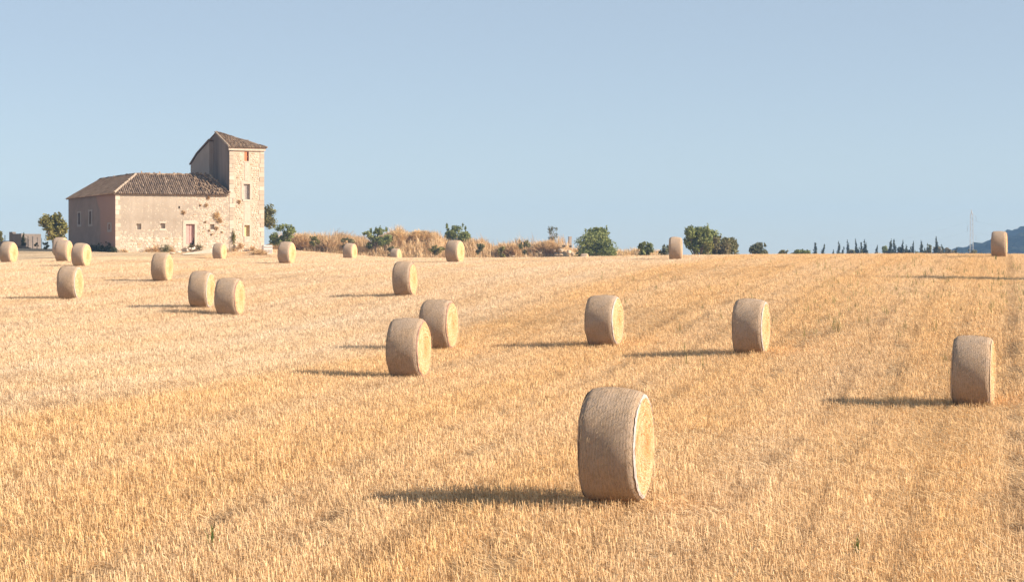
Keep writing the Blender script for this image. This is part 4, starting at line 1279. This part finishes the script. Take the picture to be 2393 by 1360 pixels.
tree('shrub', 'olive green tree at the right end of the clump', 'tree', (1674, 554, 1729, 622), 254, M['leaf_olive'], 113, 4200, 0.17, 14, 0.10, GT, sprigs=5, open_=0.36)
tree('bush', 'lone round grey green tree on the crest right of the clump', 'tree', (1752, 567, 1798, 612), 262, M['leaf_grey'], 114, 2300, 0.17, 11, 0.10, GT, sprigs=5)
tree('bush', 'low grey bush on the crest left of the dense green one', 'bush', (1818, 584, 1848, 614), 300, M['leaf_olive'], 115, 900, 0.2, 7, 0.08, GT)
tree('bush', 'low wide dense green bush on the crest', 'bush', (1842, 583, 1894, 614), 300, M['leaf_green'], 116, 2200, 0.2, 10, 0.08, GT, sprigs=0)
tree('shrub', 'bright green plant cut by the left edge of the picture', 'shrub', (-14, 541, 9, 568), 236, M['leaf_yellow'], 118, 700, 0.14, 6, 0.07, GT)
tree('shrub', 'small pale shrub by the low rubble at the left', 'shrub', (97, 567, 118, 584), 228, M['leaf_olive'], 119, 300, 0.12, 5, 0.04, GT)
tree('shrub', 'tiny olive seedling on the low rubble at the left', 'shrub', (80, 567, 90, 577), 229, M['leaf_olive'], 129, 110, 0.1, 3, 0.02, GT)
for k, (bx_, lab) in enumerate([((1209, 562, 1240, 596), 'narrow yellow green shrub on the bank below the skyline weeds'), ((1160, 576, 1182, 606), 'small dark green shrub at the foot of the bank'),
                              ((1112, 570, 1132, 592), 'small olive shrub on the left slope of the bank'), ((722, 552, 748, 580), 'olive green shrub behind the brown tangle'),
                              ((795, 555, 830, 580), 'green shrub behind the small far bale'), ((1000, 574, 1040, 600), 'olive shrub right of the golden bush'), ((905, 575, 935, 602), 'olive green shrub below the golden bush')]):
    tree('shrub', lab, 'shrub', bx_, BD - 9 - k % 3, M['leaf_olive'] if k % 2 == 0 else M['leaf_yellow'], 140 + k, 650, 0.15, 6, 0.05, GT, base=float(bank_z(np.array([((bx_[0] + bx_[2]) / 2 - PX0) / F * (BD - 9)]), np.array([BD - 9.0]))[0]) - 0.3)
# tree standing outside the right edge: its shadow falls across the weeds
tree('tree', 'green tree beyond the right edge, throwing its shadow across the stubble', 'tree', (2650, 300, 2960, 640), 100, M['leaf_green'], 160, 3500, 0.2, 14, 0.2, GT, low=0.2)

# ---- the far row of cypresses
def cypress_mesh(seed, n=1300):
    r = np.random.default_rng(seed)
    Lp = []
    for k in range(9):
        z = 0.08 + 0.84 * k / 8
        w = 0.185 * (1 - ((z - 0.22) / 0.80) ** 1.25) if z > 0.25 else 0.18
        w = max(0.022, w * r.uniform(0.85, 1.15))
        Lp.append((r.normal(0, 0.02), r.normal(0, .02), z, w, w, 0.10))
    V, Fc, t = leaf_cloud(Lp, n, 0.035, seed)
    return mesh_np('cypress_crown', V, Fc, M['leaf_dark'], t)
CYM = [cypress_mesh(s) for s in (1, 2, 3, 4)]
CYT = MB().tube((0, 0, -0.02), (0, 0, 0.3), 0.03, 0.02, 6).mesh('cypress_trunk', M['bark'])
CYP = [(1905, 575, 'shorter of two cypresses at the left end of the row'), (1914.6, 576, 'leaning cypress with a bent tip at the left end of the row'), (1948, 590, 'tiny cypress standing alone left of the row'),
       (1960, 571, 'slim ragged cypress, first tall one of the row'), (1970, 583, 'short cypress right beside the first tall one'), (1982, 569, 'tall slim cypress in front of a pale olive bush'),
       (2001, 566.5, 'tall thin dark cypress left of the centre of the row'), (2006.5, 583, 'very short cypress squeezed beside a tall thin one'), (2013, 574, 'medium cypress between two taller ones'),
       (2022.6, 568.6, 'tall broad cypress standing beside the low olive bush'), (2048, 580, 'short cypress standing alone before the wide gap'), (2073, 567, 'crooked leaning cypress rising from a dark bush'),
       (2080, 574, 'thin cypress close to the crooked one'), (2091, 566.5, 'tall straight cypress right of the crooked one'), (2110, 570.6, 'cypress with a small dark bush at its left'),
       (2118, 580, 'short pointed cypress right of a dark bush'), (2126, 583, 'low broad cypress left of a slim one'), (2133, 572, 'slim cypress in the right half of the row'),
       (2140, 590, 'tiny cypress right of a slim one'), (2154, 570, 'broad ragged cypress left of the yellow green tree'), (2160.6, 586, 'small cypress at the foot of the yellow green tree'),
       (2188, 562, 'tallest cypress, above the brown bushes'), (2203, 578, 'cypress tip showing over the brown bushes'), (2233, 584, 'lone small cypress in front of the blue hill')]
rc = random.Random(8)
for i, (px, yt, lab) in enumerate(CYP):
    Y = 520 + rc.uniform(-40, 60)
    X = (px - PX0) / F * Y; bz = gz(X, Y) - 0.2
    H = (CZ - (yt - PY0) / F * Y - bz) * 1.12
    o = tag(empty('cypress_tree', (X, Y, bz)), lab, 'cypress', 'far row of cypresses on the skyline')
    wd = H * rc.uniform(0.7, 1.0) * (0.8 if H > 7 else 1.0)
    sh = 0.18 if px in (1914.6, 2073) else rc.uniform(-.03, .03)
    c = link('crown', CYM[i % 4], o, rot=(0, sh, rc.uniform(0, 6.28))); c.scale = (wd, wd, H)
    t = link('trunk', CYT, o); t.scale = (H * .7, H * .7, H)
GF = 'bushes among the far cypresses'
for k, (bx_, Y, mt, lab) in enumerate([((1980, 584, 2002, 612), 500, 'leaf_olive', 'pale olive bush at the foot of a slim cypress'), ((2006, 584, 2030, 612), 505, 'leaf_olive', 'low olive bush left of the gap in the row'),
        ((2028, 592, 2068, 612), 510, 'leaf_brown', 'low wide brown grey bush in the gap of the row'), ((2058, 574, 2078, 612), 515, 'leaf_green', 'dark bush below the crooked cypress'),
        ((2096, 577, 2112, 612), 500, 'leaf_dark', 'small dark bush left of a straight cypress'), ((2160, 571, 2182, 612), 498, 'leaf_yellow', 'yellow green tree in the row of cypresses'),
        ((2180, 576, 2200, 612), 510, 'leaf_brown', 'brown tree below the tallest cypress'), ((2194, 578, 2232, 612), 505, 'leaf_brown', 'wide brown grey bush at the right end of the row'),
        ((1990, 583, 2012, 612), 512, 'leaf_dark', 'dark bush between the tall thin cypress and its neighbour'), ((2066, 585, 2098, 612), 512, 'leaf_dark', 'low dark bush behind the thin cypress beside the crooked one'), ((2200, 585, 2224, 612), 515, 'leaf_olive', 'low olive bush behind the wide brown grey one'),
        ((2112, 585, 2136, 612), 505, 'leaf_dark', 'low dark bush between two broad cypresses'), ((2134, 588, 2160, 612), 506, 'leaf_olive', 'low olive bush at the foot of a ragged cypress'), ((1955, 592, 1976, 612), 506, 'leaf_olive', 'low olive bush under the first tall cypress'),
        ((2253, 584, 2288, 612), 480, 'leaf_olive', 'olive bush at the foot of the pylon'), ((2284, 592, 2298, 612), 480, 'leaf_olive', 'tiny bush right of the pylon')]):
    tree('bush', lab, 'bush', bx_, Y, M[mt], 170 + k, 700, 0.3, 7, 0.1, GF, sprigs=2)

# ------------------------------------------------------------------ blue wooded hills far to the right
def mat_hill():
    g = NT('wooded_hill'); p = g.pos(); n = g.noise(p, 0.03, 5, 0.6); f = g.noise(p, 0.25, 4, 0.6)
    c = g.mix(g.ramp(n, 0.35, 0.65), (0.018, 0.028, 0.018), (0.045, 0.055, 0.032))
    c = g.mix(g.ramp(f, 0.55, 0.7, 0, 0.5), c, (0.08, 0.08, 0.055))
    return g.done(c, 1.0, None, 0.0)
M['hill'] = mat_hill()
def hill(name, prof, Y, depth, seed, lab):
    r = np.random.default_rng(seed)
    px = np.array([p[0] for p in prof], float); py = np.array([p[1] for p in prof], float)
    xs = np.arange((px[0] - PX0) / F * Y, (px[-1] - PX0) / F * Y, 2.2); nd = 34
    top = CZ - (np.interp(PX0 + F * xs / Y, px, py) - PY0) / F * Y
    V = []
    for j in range(nd):
        f = j / (nd - 1)
        s = math.sin(min(1, f * 1.15) * math.pi / 2)
        z = -6 + (top + 6) * s
        bump = np.abs(r.normal(0, 1.1, len(xs))) * np.where(r.random(len(xs)) < 0.3, 1.5, 0.35)
        V.append(np.stack([xs + r.normal(0, .4, len(xs)), np.full(len(xs), Y - depth * (1 - f)) + r.normal(0, 6, len(xs)), z + bump - 0.7], -1))
    V.append(np.stack([xs, np.full(len(xs), Y + depth * .6), np.full(len(xs), -6.)], -1))
    V = np.concatenate(V); n = len(xs)
    i, j = np.meshgrid(np.arange(nd), np.arange(n - 1), indexing='ij')
    Fc = np.stack([i * n + j, i * n + j + 1, (i + 1) * n + j + 1, (i + 1) * n + j], -1).reshape(-1, 4)
    return tag(link(name, mesh_np(name, V, Fc, M['hill'], None, False)), lab, None, None, 'structure')
hill('hills', [(2100, 606), (2195, 590), (2222, 584), (2235, 580), (2262, 576), (2290, 570), (2312, 561), (2335, 552), (2370, 556), (2460, 566), (2600, 575), (2900, 590)], 1480, 260, 3, 'low wooded hill fading to blue')
hill('hills', [(2200, 640), (2300, 596), (2340, 560), (2356, 544), (2370, 536), (2395, 527), (2450, 515), (2550, 498), (2700, 500), (2950, 530), (3300, 590)], 1650, 300, 4, 'higher wooded hill fading to blue at the right edge')

# ------------------------------------------------------------------ pylon and wires
M['steel'] = plain('galvanised_steel', (0.52, 0.50, 0.47), 0.1, 1.0, 0.6)
M['wire'] = plain('power_cable', (0.30, 0.29, 0.28), 0.05, 1.0, 0.6)
PYY = 900.0
pb = at(2270.5, 614, PYY); ptop = at(2270.5, 490, PYY); PH = ptop.z - pb.z
pyl = tag(empty('power_pylon', pb), 'slim lattice power pylon standing on the skyline at the right', 'pylon')
mb = MB(); nb = 16; hw0, hw1 = 0.72, 0.45
def hw(t): return hw0 + (hw1 - hw0) * t
for sx in (-1, 1):
    for sy in (-1, 1):
        mb.tube((sx * hw0, sy * hw0, 0), (sx * hw1, sy * hw1, PH * 0.93), 0.07, 0.06, 4)
mb.build('mast_leg', M['steel'], pyl, 'stuff')
mb = MB()
for k in range(nb):
    t0, t1 = k / nb, (k + 1) / nb; z0, z1 = t0 * PH * .93, t1 * PH * .93; a0, a1 = hw(t0), hw(t1); s = 1 if k % 2 else -1
    for sy in (-1, 1):
        mb.tube((-s * a0, sy * a0, z0), (s * a1, sy * a1, z1), 0.035, 0.035, 4)
        mb.tube((sy * a0, -s * a0, z0), (sy * a1, s * a1, z1), 0.035, 0.035, 4)
mb.build('lattice_brace', M['steel'], pyl, 'stuff')
MB().tube((0, 0, PH * .92), (0, 0, PH), 0.30, 0.08, 6).build('peak', M['steel'], pyl)
u = PYY / F
def arm(x1, z_arm, z_tip, zt):
    m = MB().tube((0, 0, PH - (z_arm - 490) * u), (x1 * u, 0, PH - (zt - 490) * u), 0.06, 0.05, 4)
    m.build('cross_arm', M['steel'], pyl)
    MB().tube((x1 * u, 0, PH - (zt - 490) * u), (x1 * u, 0, PH - (z_tip - 490) * u), 0.06, 0.06, 5).build('insulator', M['wire'], pyl)
arm(10.5, 501, 517, 506); arm(-9.5, 529, 541, 529); arm(10.5, 545, 562, 551)
def cable(p, q, sag, lab, r=0.014):
    mb = MB(); p, q = Vector(p), Vector(q); n = 14
    pts = [p.lerp(q, k / n) - Vector((0, 0, sag * 4 * (k / n) * (1 - k / n))) for k in range(n + 1)]
    for a_, b_ in zip(pts, pts[1:]): mb.tube(a_, b_, r, r, 4)
    return tag(mb.build('power_line', M['wire']), lab, 'power line', 'cables running from the pylon')
T1 = pb + Vector((10.5 * u, 0, PH - (517 - 490) * u)); T2 = pb + Vector((-9.5 * u, 0, PH - (541 - 490) * u)); T3 = pb + Vector((10.5 * u, 0, PH - (562 - 490) * u)); T0 = pb + Vector((0, 0, PH - .1))
LQ = 1250.0
cable(T2, at(1930, 598, LQ), 3.0, 'cable running left and down from the left arm of the pylon')
cable(T1 - Vector((2.2, 0, 0)), at(1900, 585, LQ), 3.0, 'cable running left from the upper right arm of the pylon')
cable(T3 - Vector((2.2, 0, 0)), at(1990, 604, LQ), 2.0, 'lowest cable running left behind the cypresses')
cable(T0, at(1880, 560, LQ), 3.0, 'topmost cable running left from the peak of the pylon', 0.010)
cable(T1, at(2520, 545, 760), 1.0, 'cable running right from the upper right arm of the pylon')
cable(T2, at(2520, 562, 760), 1.0, 'cable running right from the left arm of the pylon')
cable(T3, at(2520, 588, 760), 1.0, 'lowest cable running right behind the skyline bale')

# ------------------------------------------------------------------ small things round the farmhouse
M['concrete'] = plain('grey_block_wall', (0.17, 0.145, 0.13), 0.15, 1.5)
M['whitestone'] = plain('whitish_stone', (0.72, 0.63, 0.52), 0.15, 3.0)
M['tanstone'] = plain('tan_limestone', (0.46, 0.355, 0.25), 0.25, 2.5)
M['plastic'] = plain('white_plastic', (0.76, 0.70, 0.64), 0.04, 1.0, 0.5, 0.4)
M['post'] = plain('grey_green_metal_post', (0.16, 0.17, 0.16), 0.2, 3.0, 0.6)
M['greenplant'] = M['leaf_yellow']

# ruined hut at the left
RY = 240.0
rb = at(38, 584, RY); ru = RY / F
hut = tag(empty('ruined_hut', rb, math.radians(-38)), 'roofless grey ruin of a hut with one raised corner, standing at the far left', 'ruin')
def hx(px): return (px - 38) * ru * 1.25
def hz(py): return (584 - py) * ru
MB().box(hx(17.5), hx(26.5), 0, 0.5, -.5, hz(542)).build('corner_pier', M['concrete'], hut)
m_ = MB(); m_.add([(hx(26.6), 0.02, -.5), (hx(52), 0.02, -.5), (hx(52), .02, hz(546)), (hx(30), .02, hz(547)), (hx(26.6), .02, hz(545)),
                  (hx(26.6), 0.4, -.5), (hx(52), 0.4, -.5), (hx(52), .4, hz(546)), (hx(30), .4, hz(547)), (hx(26.6), .4, hz(545))],
                 [(0, 1, 2, 3, 4), (9, 8, 7, 6, 5), (2, 7, 8, 3), (3, 8, 9, 4), (1, 6, 7, 2), (0, 5, 6, 1), (4, 9, 5, 0)])
m_.build('front_wall', M['concrete'], hut)
MB().box(hx(17.5), hx(18.5), 0.51, 4.5, -.5, hz(546)).build('side_wall', M['concrete'], hut)
m_ = MB(); m_.add([(hx(57), 0.1, -.5), (hx(62.5), 0.6, -.5), (hx(62), .6, hz(560)), (hx(57), .1, hz(552)), (hx(57), 0.4, -.5), (hx(62.5), 0.9, -.5), (hx(62), .9, hz(560)), (hx(57), .4, hz(552))],
                 [(0, 1, 2, 3), (7, 6, 5, 4), (3, 2, 6, 7), (1, 5, 6, 2), (0, 3, 7, 4), (0, 4, 5, 1)])
m_.build('broken_wall', M['concrete'], hut)
MB().box(hx(-20), hx(17.4), 0.1, 0.5, -.5, hz(563)).build('low_wall', M['concrete'], hut)
o = tag(empty('cypress_tree', at(54.5, 586, 236)), 'narrow dark cypress standing against the ruined hut', 'cypress', None)
c = link('crown', CYM[1], o); c.scale = (2.0, 2.0, 43 * 236 / F)
t = link('trunk', CYT, o); t.scale = (1, 1, 2)
for px, yt, w_, lab in ((11.5, 551, .035, 'thin dark post left of the ruined hut'), (65.5, 553, .03, 'thin green post right of the ruined hut, nearest to it'), (76.5, 554, .03, 'thin grey post above the low rubble'), (87.5, 556, .02, 'thinnest faint post near the left tree'), (97, 558, .02, 'faint pale post next to the left tree')):
    b = at(px, 586, 234); hh = (586 - yt) * 234 / F
    mb = MB().box(-w_, w_, -w_, w_, -.3, hh); mb.box(-w_ * 1.4, w_ * 1.4, -w_ * 1.4, w_ * 1.4, hh + .003, hh + .05)
    tag(mb.build('fence_post', M['post'], loc=b), lab, 'post', 'thin posts by the ruined hut')
def rock(name, px, py, Y, w, h, seed, mat, lab=None, group=None, cat='stone', dep=None, sink=0.25):
    r = np.random.default_rng(seed); bm = bmesh.new(); bmesh.ops.create_icosphere(bm, subdivisions=2, radius=1)
    a = r.normal(0, 1, (6, 3)); a /= np.linalg.norm(a, axis=1, keepdims=True); dd = r.uniform(.55, .85, 6)
    for v in bm.verts:
        for k in range(6):
            e = v.co.dot(Vector(a[k])) - dd[k]
            if e > 0: v.co -= Vector(a[k]) * e
        v.co *= r.uniform(.95, 1.04)
    bmesh.ops.scale(bm, vec=(w / 2, (dep or w * .8) / 2, h / 2), verts=bm.verts)
    me = bpy.data.meshes.new(name); bm.to_mesh(me); bm.free(); me.materials.append(mat)
    p = at(px, py, Y)
    return tag(link(name, me, loc=(p.x, p.y, p.z + h / 2 - h * sink), rot=(0, 0, r.uniform(0, 3))), lab, cat, group)
# low dark rubble wall left of the tree
m_ = MB(); r_ = random.Random(3); pts = []
for k in range(15):
    t = k / 14; pts.append((hx(63 + 37 * t), (1 - abs(2 * t - .75)) * 0.30 + r_.uniform(0, .10) + 0.12))
pts = [(x / 1.25, h) for x, h in pts]
for (xa, ha), (xb, hb) in zip(pts, pts[1:]):
    m_.add([(xa, -6, -.4), (xb, -6, -.4), (xb, -5.6, hb), (xa, -5.6, ha), (xa, -4.8, -.4), (xb, -4.8, -.4), (xb, -5.1, hb), (xa, -5.1, ha)], [(0, 1, 2, 3), (3, 2, 6, 7), (7, 6, 5, 4), (0, 3, 7, 4), (1, 5, 6, 2)])
o = m_.build('rubble_bank', plain('dark_rubble', (0.16, 0.115, 0.08), 0.4, 3.0), loc=rb); tag(o, 'low dark rubble bank between the ruined hut and the left tree', 'rubble bank')

# white plastic field crate by the tower
CY = 213.5
cb = at(624, 596.5, CY)
crate = tag(empty('plastic_crate', cb, math.radians(18)), 'white slotted plastic field crate standing right of the tower foot', 'crate')
cw, cd_, ch = 0.86, 1.0, 1.0
gx0 = -cw / 2 + 0.25
MB().box(-cw / 2, cw / 2, -cd_ / 2, -cd_ / 2 + .03, 0.10, 0.20).build('front_rail', M['plastic'], crate)
for zz in (0.56, 0.88): MB().box(-cw / 2, cw / 2, -cd_ / 2, -cd_ / 2 + .03, zz, zz + 0.12).build('front_rail', M['plastic'], crate)
for k in range(8):
    x = -cw / 2 + k * (cw - .06) / 7
    MB().box(x, x + .06, -cd_ / 2 + .004, -cd_ / 2 + .034, 0.2, 1.0).build('front_slat', M['plastic'], crate)
for sx in (-1, 1): MB().box(sx * cw / 2 - .02, sx * cw / 2 + .02, -cd_ / 2 + .035, cd_ / 2 - .035, 0.1, 1.0).build('side_panel', M['plastic'], crate)
MB().box(-cw / 2, cw / 2, cd_ / 2 - .03, cd_ / 2, 0.1, 1.0).build('back_panel', M['plastic'], crate)
MB().box(-cw / 2 + .03, cw / 2 - .03, -cd_ / 2 + .045, cd_ / 2 - .035, 0.1, 0.14).build('bottom', M['plastic'], crate)
MB().box(-cw / 2 + .03, cw / 2 - .03, -cd_ / 2 + .045, cd_ / 2 - .035, 0.20, 0.90).build('contents', M['concrete'], crate)
for sx in (-1, 0, 1): MB().box(sx * (cw / 2 - .08) - .06, sx * (cw / 2 - .08) + .06, -cd_ / 2, cd_ / 2, -.05, 0.097).build('skid', M['plastic'], crate)

# long pale slab lying before the door
sa, sb = at(427, 595, 208.5), at(497, 591, 209.0)
m_ = MB(); L_ = (sb - sa).length
m_.add([(0, 0, 0), (L_, 0, 0), (L_, 0, .36), (0, 0, .10), (0, .5, 0), (L_, .5, 0), (L_, .5, .36), (0, .5, .10)], [(0, 1, 2, 3), (7, 6, 5, 4), (3, 2, 6, 7), (1, 5, 6, 2), (0, 3, 7, 4), (0, 4, 5, 1)])
tag(m_.build('stone_slab', M['whitestone'], loc=sa, rot=(0, -math.atan2(sb.z - sa.z, L_), math.atan2(sb.y - sa.y, sb.x - sa.x))), 'long pale wedge shaped slab lying in front of the farmhouse door', 'slab')
for k, (px, py, w, h, lab) in enumerate([(402, 592, .75, .16, 'flat pale slab lying left of the door beside a bale'), (417, 590.5, .5, .2, 'pale stone lying between the flat slab and the long slab'), (449, 584, .35, .3, 'rounded pale stone at the right foot of the door'),
        (437, 586, .3, .25, 'pale stone below the left door leaf'), (443, 582, .28, .22, 'pale stone in the doorway'), (341, 592, .4, .15, 'low pale stone lying left of the weeds by the wall'), (351, 593, .3, .15, 'small pale stone beside the low one by the wall'),
        (453.5, 582, .25, .3, 'small upright stone by the right door jamb')]):
    rock('stone', px, py, 209.5 + 0.3 * k, w, h, 60 + k, M['whitestone'], lab, 'stones before the farmhouse')
# rubble by the big green bush, and the concrete marker post
GR = 'pale rubble stones on the bank'
rlab = ['largest pale boulder left of the big green bush', 'pale boulder low on the right end of the bank', 'flat pale boulder under the largest one', 'whitish boulder touching the green bush', 'small pale stone beneath the marker post', 'pale stone high on the bank end',
        'angular pale stone at the foot of the bank', 'small whitish stone left of the largest boulder', 'pale stone buried in the dry grass', 'low pale stone beside the bank foot']
for k, (px, py, w, h) in enumerate([(1312, 588, 1.5, .9), (1330, 592, 1.0, .9), (1310, 597, 1.3, .5), (1338, 597, .8, .8), (1333, 578, .6, .5), (1318, 577, .8, .5), (1300, 596, .9, .5), (1296, 587, .6, .4), (1262, 592, .6, .35), (1200, 600, .7, .3)]):
    Yk = BD - 12.5 if py > 585 else BD - 6
    rock('boulder', px, py, Yk, w * .75, h * .75, 80 + k, M['tanstone'], rlab[k], GR, 'boulder')
mp = at(1332, 580, BD + 1)
mb = MB().box(-.19, .19, -.17, .17, -.8, (580 - 555) * .0586); mb.box(-.21, .21, -.19, .19, (580 - 555) * .0586 + .002, (580 - 553) * .0586)
tag(mb.build('marker_post', M['greyrender'], loc=mp, rot=(0, 0, .35)), 'square white concrete post on the end of the bank', 'post')

# plants rooted in the farmhouse walls and at their foot
def house_pt(u, v, w): return P0 + EU * u + EV * v + Vector((0, 0, w))
def tuft(px, py, size, mat, seed, name, lab, cat, group=None, plane='front', n=26, off=-0.02, hang=False):
    u_, w_ = hp(px, py, plane, off)
    r = np.random.default_rng(seed)
    m = n * 6
    P = np.zeros((m, 3)) + r.normal(0, size * .28, (m, 3)) * np.array([1, .35, 1]); P[:, 1] = -np.abs(P[:, 1])
    D = r.normal(0, .8, (m, 3)) + np.array([0, -.6, -.4 if hang else .35]); D /= np.linalg.norm(D, axis=1, keepdims=True)
    L = r.uniform(.2, .55, (m, 1)) * size
    S = np.cross(D, r.normal(0, 1, (m, 3))); S /= np.linalg.norm(S, axis=1, keepdims=True); w = 0.022
    V = np.stack([P - S * w, P + S * w, P + D * L + S * w * .5, P + D * L - S * w * .5], 1).reshape(-1, 3)
    o = link(name, mesh_np(name, V, np.arange(len(V)).reshape(-1, 4), mat, np.repeat(r.random(m), 4)), loc=house_pt(u_, off, w_), rot=(0, 0, HB))
    return tag(o, lab, cat, group)
GW = 'dry plants growing out of the farmhouse wall'
for k, (px, py, s, lab) in enumerate([(429, 497, .42, 'dry brown plant on the wall above the door'), (487, 463, .35, 'small dry plant high on the wall under the eaves'), (482, 480, .38, 'dry plant on the wall below the eaves, right of the middle'), (469, 480, .25, 'tiny dry plant left of the one below the eaves'),
        (507, 505, .8, 'large tan dry plant over the right small window'), (513, 516, .6, 'dark brown dry plant beside the right small window'), (506, 534, .4, 'dry brown plant under the right small window'), (480, 519, .25, 'tiny dry plant left of the right small window'),
        (489, 539, .25, 'tiny dry plant low left of the right small window'), (495, 548, .28, 'lowest tiny dry plant on the front wall'), (519, 543, .22, 'tiny dry plant right of the right small window'), (559, 472, .4, 'dry plant on the tower wall left of the middle window')]):
    tuft(px, py, s * .7, M['golden'] if k in (4,) else M['drygrass'], 200 + k, 'wall_plant', lab, 'wall plant', GW, n=30 if s > .3 else 14)
o = tuft(545, 557, .6, M['leaf_yellow'], 220, 'climbing_plant', 'green climbing plant where the tower meets the barn', 'climbing plant', None, n=30)
o.scale = (0.55, .8, 2.0)
GFt = 'weeds at the foot of the farmhouse'
for k, (px, py, s, mt, lab) in enumerate([(388, 583, .75, 'leaf_olive', 'low dark green weed by the front wall'), (362, 587, .8, 'drygrass', 'brown dry weeds at the wall foot, left of the green weed'), (345, 590, .6, 'drygrass', 'brown weeds at the wall foot under the left window'), (290, 591, .6, 'drygrass', 'dry weeds at the near corner of the farmhouse'),
        (466, 580, .6, 'leaf_brown', 'grey brown weed right of the door'), (446, 579, .45, 'leaf_brown', 'weed growing in the doorway'), (562, 576, .55, 'drygrass', 'dry weeds at the tower foot, left'), (590, 584, .6, 'drygrass', 'dry weeds at the tower foot, right'), (548, 588, .6, 'drygrass', 'dry weeds where the tower meets the barn'), (530, 590, .45, 'drygrass', 'low dry weeds behind the small bale by the tower'), (400, 588, .5, 'drygrass', 'tan dry weed behind the flat slab')]):
    tuft(px, py, s, M[mt], 230 + k, 'weed', lab, 'weed', GFt, n=40, off=-0.35)
# dark growth at the foot of the shaded side
for k, (px, py, s, lab) in enumerate([(247, 580, 1.2, 'dark bramble heap at the foot of the shaded side wall'), (226, 580, 1.0, 'dark low bramble left of the bramble heap'), (262, 586, .7, 'dark weeds by the shaded corner of the farmhouse')]):
    v_, w_ = hp(px, py, 'left', -0.4)
    r = np.random.default_rng(250 + k); n = 700
    V, Fc, t = leaf_cloud([(0, 0, 0.1, s * .9, s * 1.3, s * .75), (0.1, s, 0, s * .7, s, s * .5)], n, .13, 260 + k)
    tag(link('bramble', mesh_np('bramble', V, Fc, M['leaf_dark'], t), loc=house_pt(-0.4, v_, w_ - .2), rot=(0, 0, HB)), lab, 'bramble', 'brambles along the shaded side')

# green weeds in the stubble
def weed_clump(px, py, Y, h, seed, mat, n=9, w=.006):
    X = (px - PX0) / F * Y; z = gz(X, Y)
    V, Fc, t = blades(np.zeros((1, 3)), [h], n, (0, 0, 0), w, seed, h * .10, .5, .2, .22)
    return V + np.array([X, Y, z]), Fc, t
Vs, Fs, Ts = [], [], []; off = 0
r = np.random.default_rng(77)
for k in range(230):
    px = r.uniform(1900, 2450) if k < 150 else r.uniform(1400, 2400); Y = r.uniform(68, 122) if k < 150 else r.uniform(50, 138)
    V, Fc, t = weed_clump(px, 0, Y, r.uniform(.25, .5), 300 + k, None, 8)
    Vs.append(V); Fs.append(Fc + off); Ts.append(t); off += len(V)
o = link('green_weeds', mesh_np('green_weeds', np.concatenate(Vs), np.concatenate(Fs), mat_tone('green_weed_leaves', (0.12, 0.13, 0.03), (0.22, 0.21, 0.07), (0.36, 0.30, 0.12), .7, 3.0, .3), np.concatenate(Ts)))
tag(o, 'sparse green weeds growing in the stubble on the right', None, None, 'stuff')
for px, py, Y, h, lab in ((492, 1262, 28.5, .30, 'small bright green weed alone in the foreground stubble'), (2001, 1275, 28.0, .22, 'thin green weed in the right foreground'), (2324, 622, 128, .75, 'single tall green stalk below the skyline bale')):
    X = (px - PX0) / F * Y; z = gz(X, Y)
    V, Fc, t = blades(np.zeros((1, 3)), [h], 22 if h < .5 else 5, (0, 0, 0), .006 if h < .5 else .014, 70, h * .08, .5, .2, .16)
    tag(link('green_weed', mesh_np('green_weed', V, Fc, M['reed'], t), loc=(X, Y, z)), lab, 'weed')


# ------------------------------------------------------------------ summer air
hz_m = bpy.data.materials.new('summer_haze'); hz_m.use_nodes = True
hn, hl = nodes_of(hz_m); hn.clear()
ho = hn.new('ShaderNodeOutputMaterial'); pv = hn.new('ShaderNodeVolumePrincipled')
pv.inputs['Color'].default_value = (0.34, 0.60, 1.0, 1)
pv.inputs['Density'].default_value = 2.5e-4
pv.inputs['Anisotropy'].default_value = 0.0
hl.new(pv.outputs[0], ho.inputs['Volume'])
tag(MB().box(-1960, 1960, -1960, 1960, -9, 52).build('haze', hz_m), None, None, None, 'stuff')
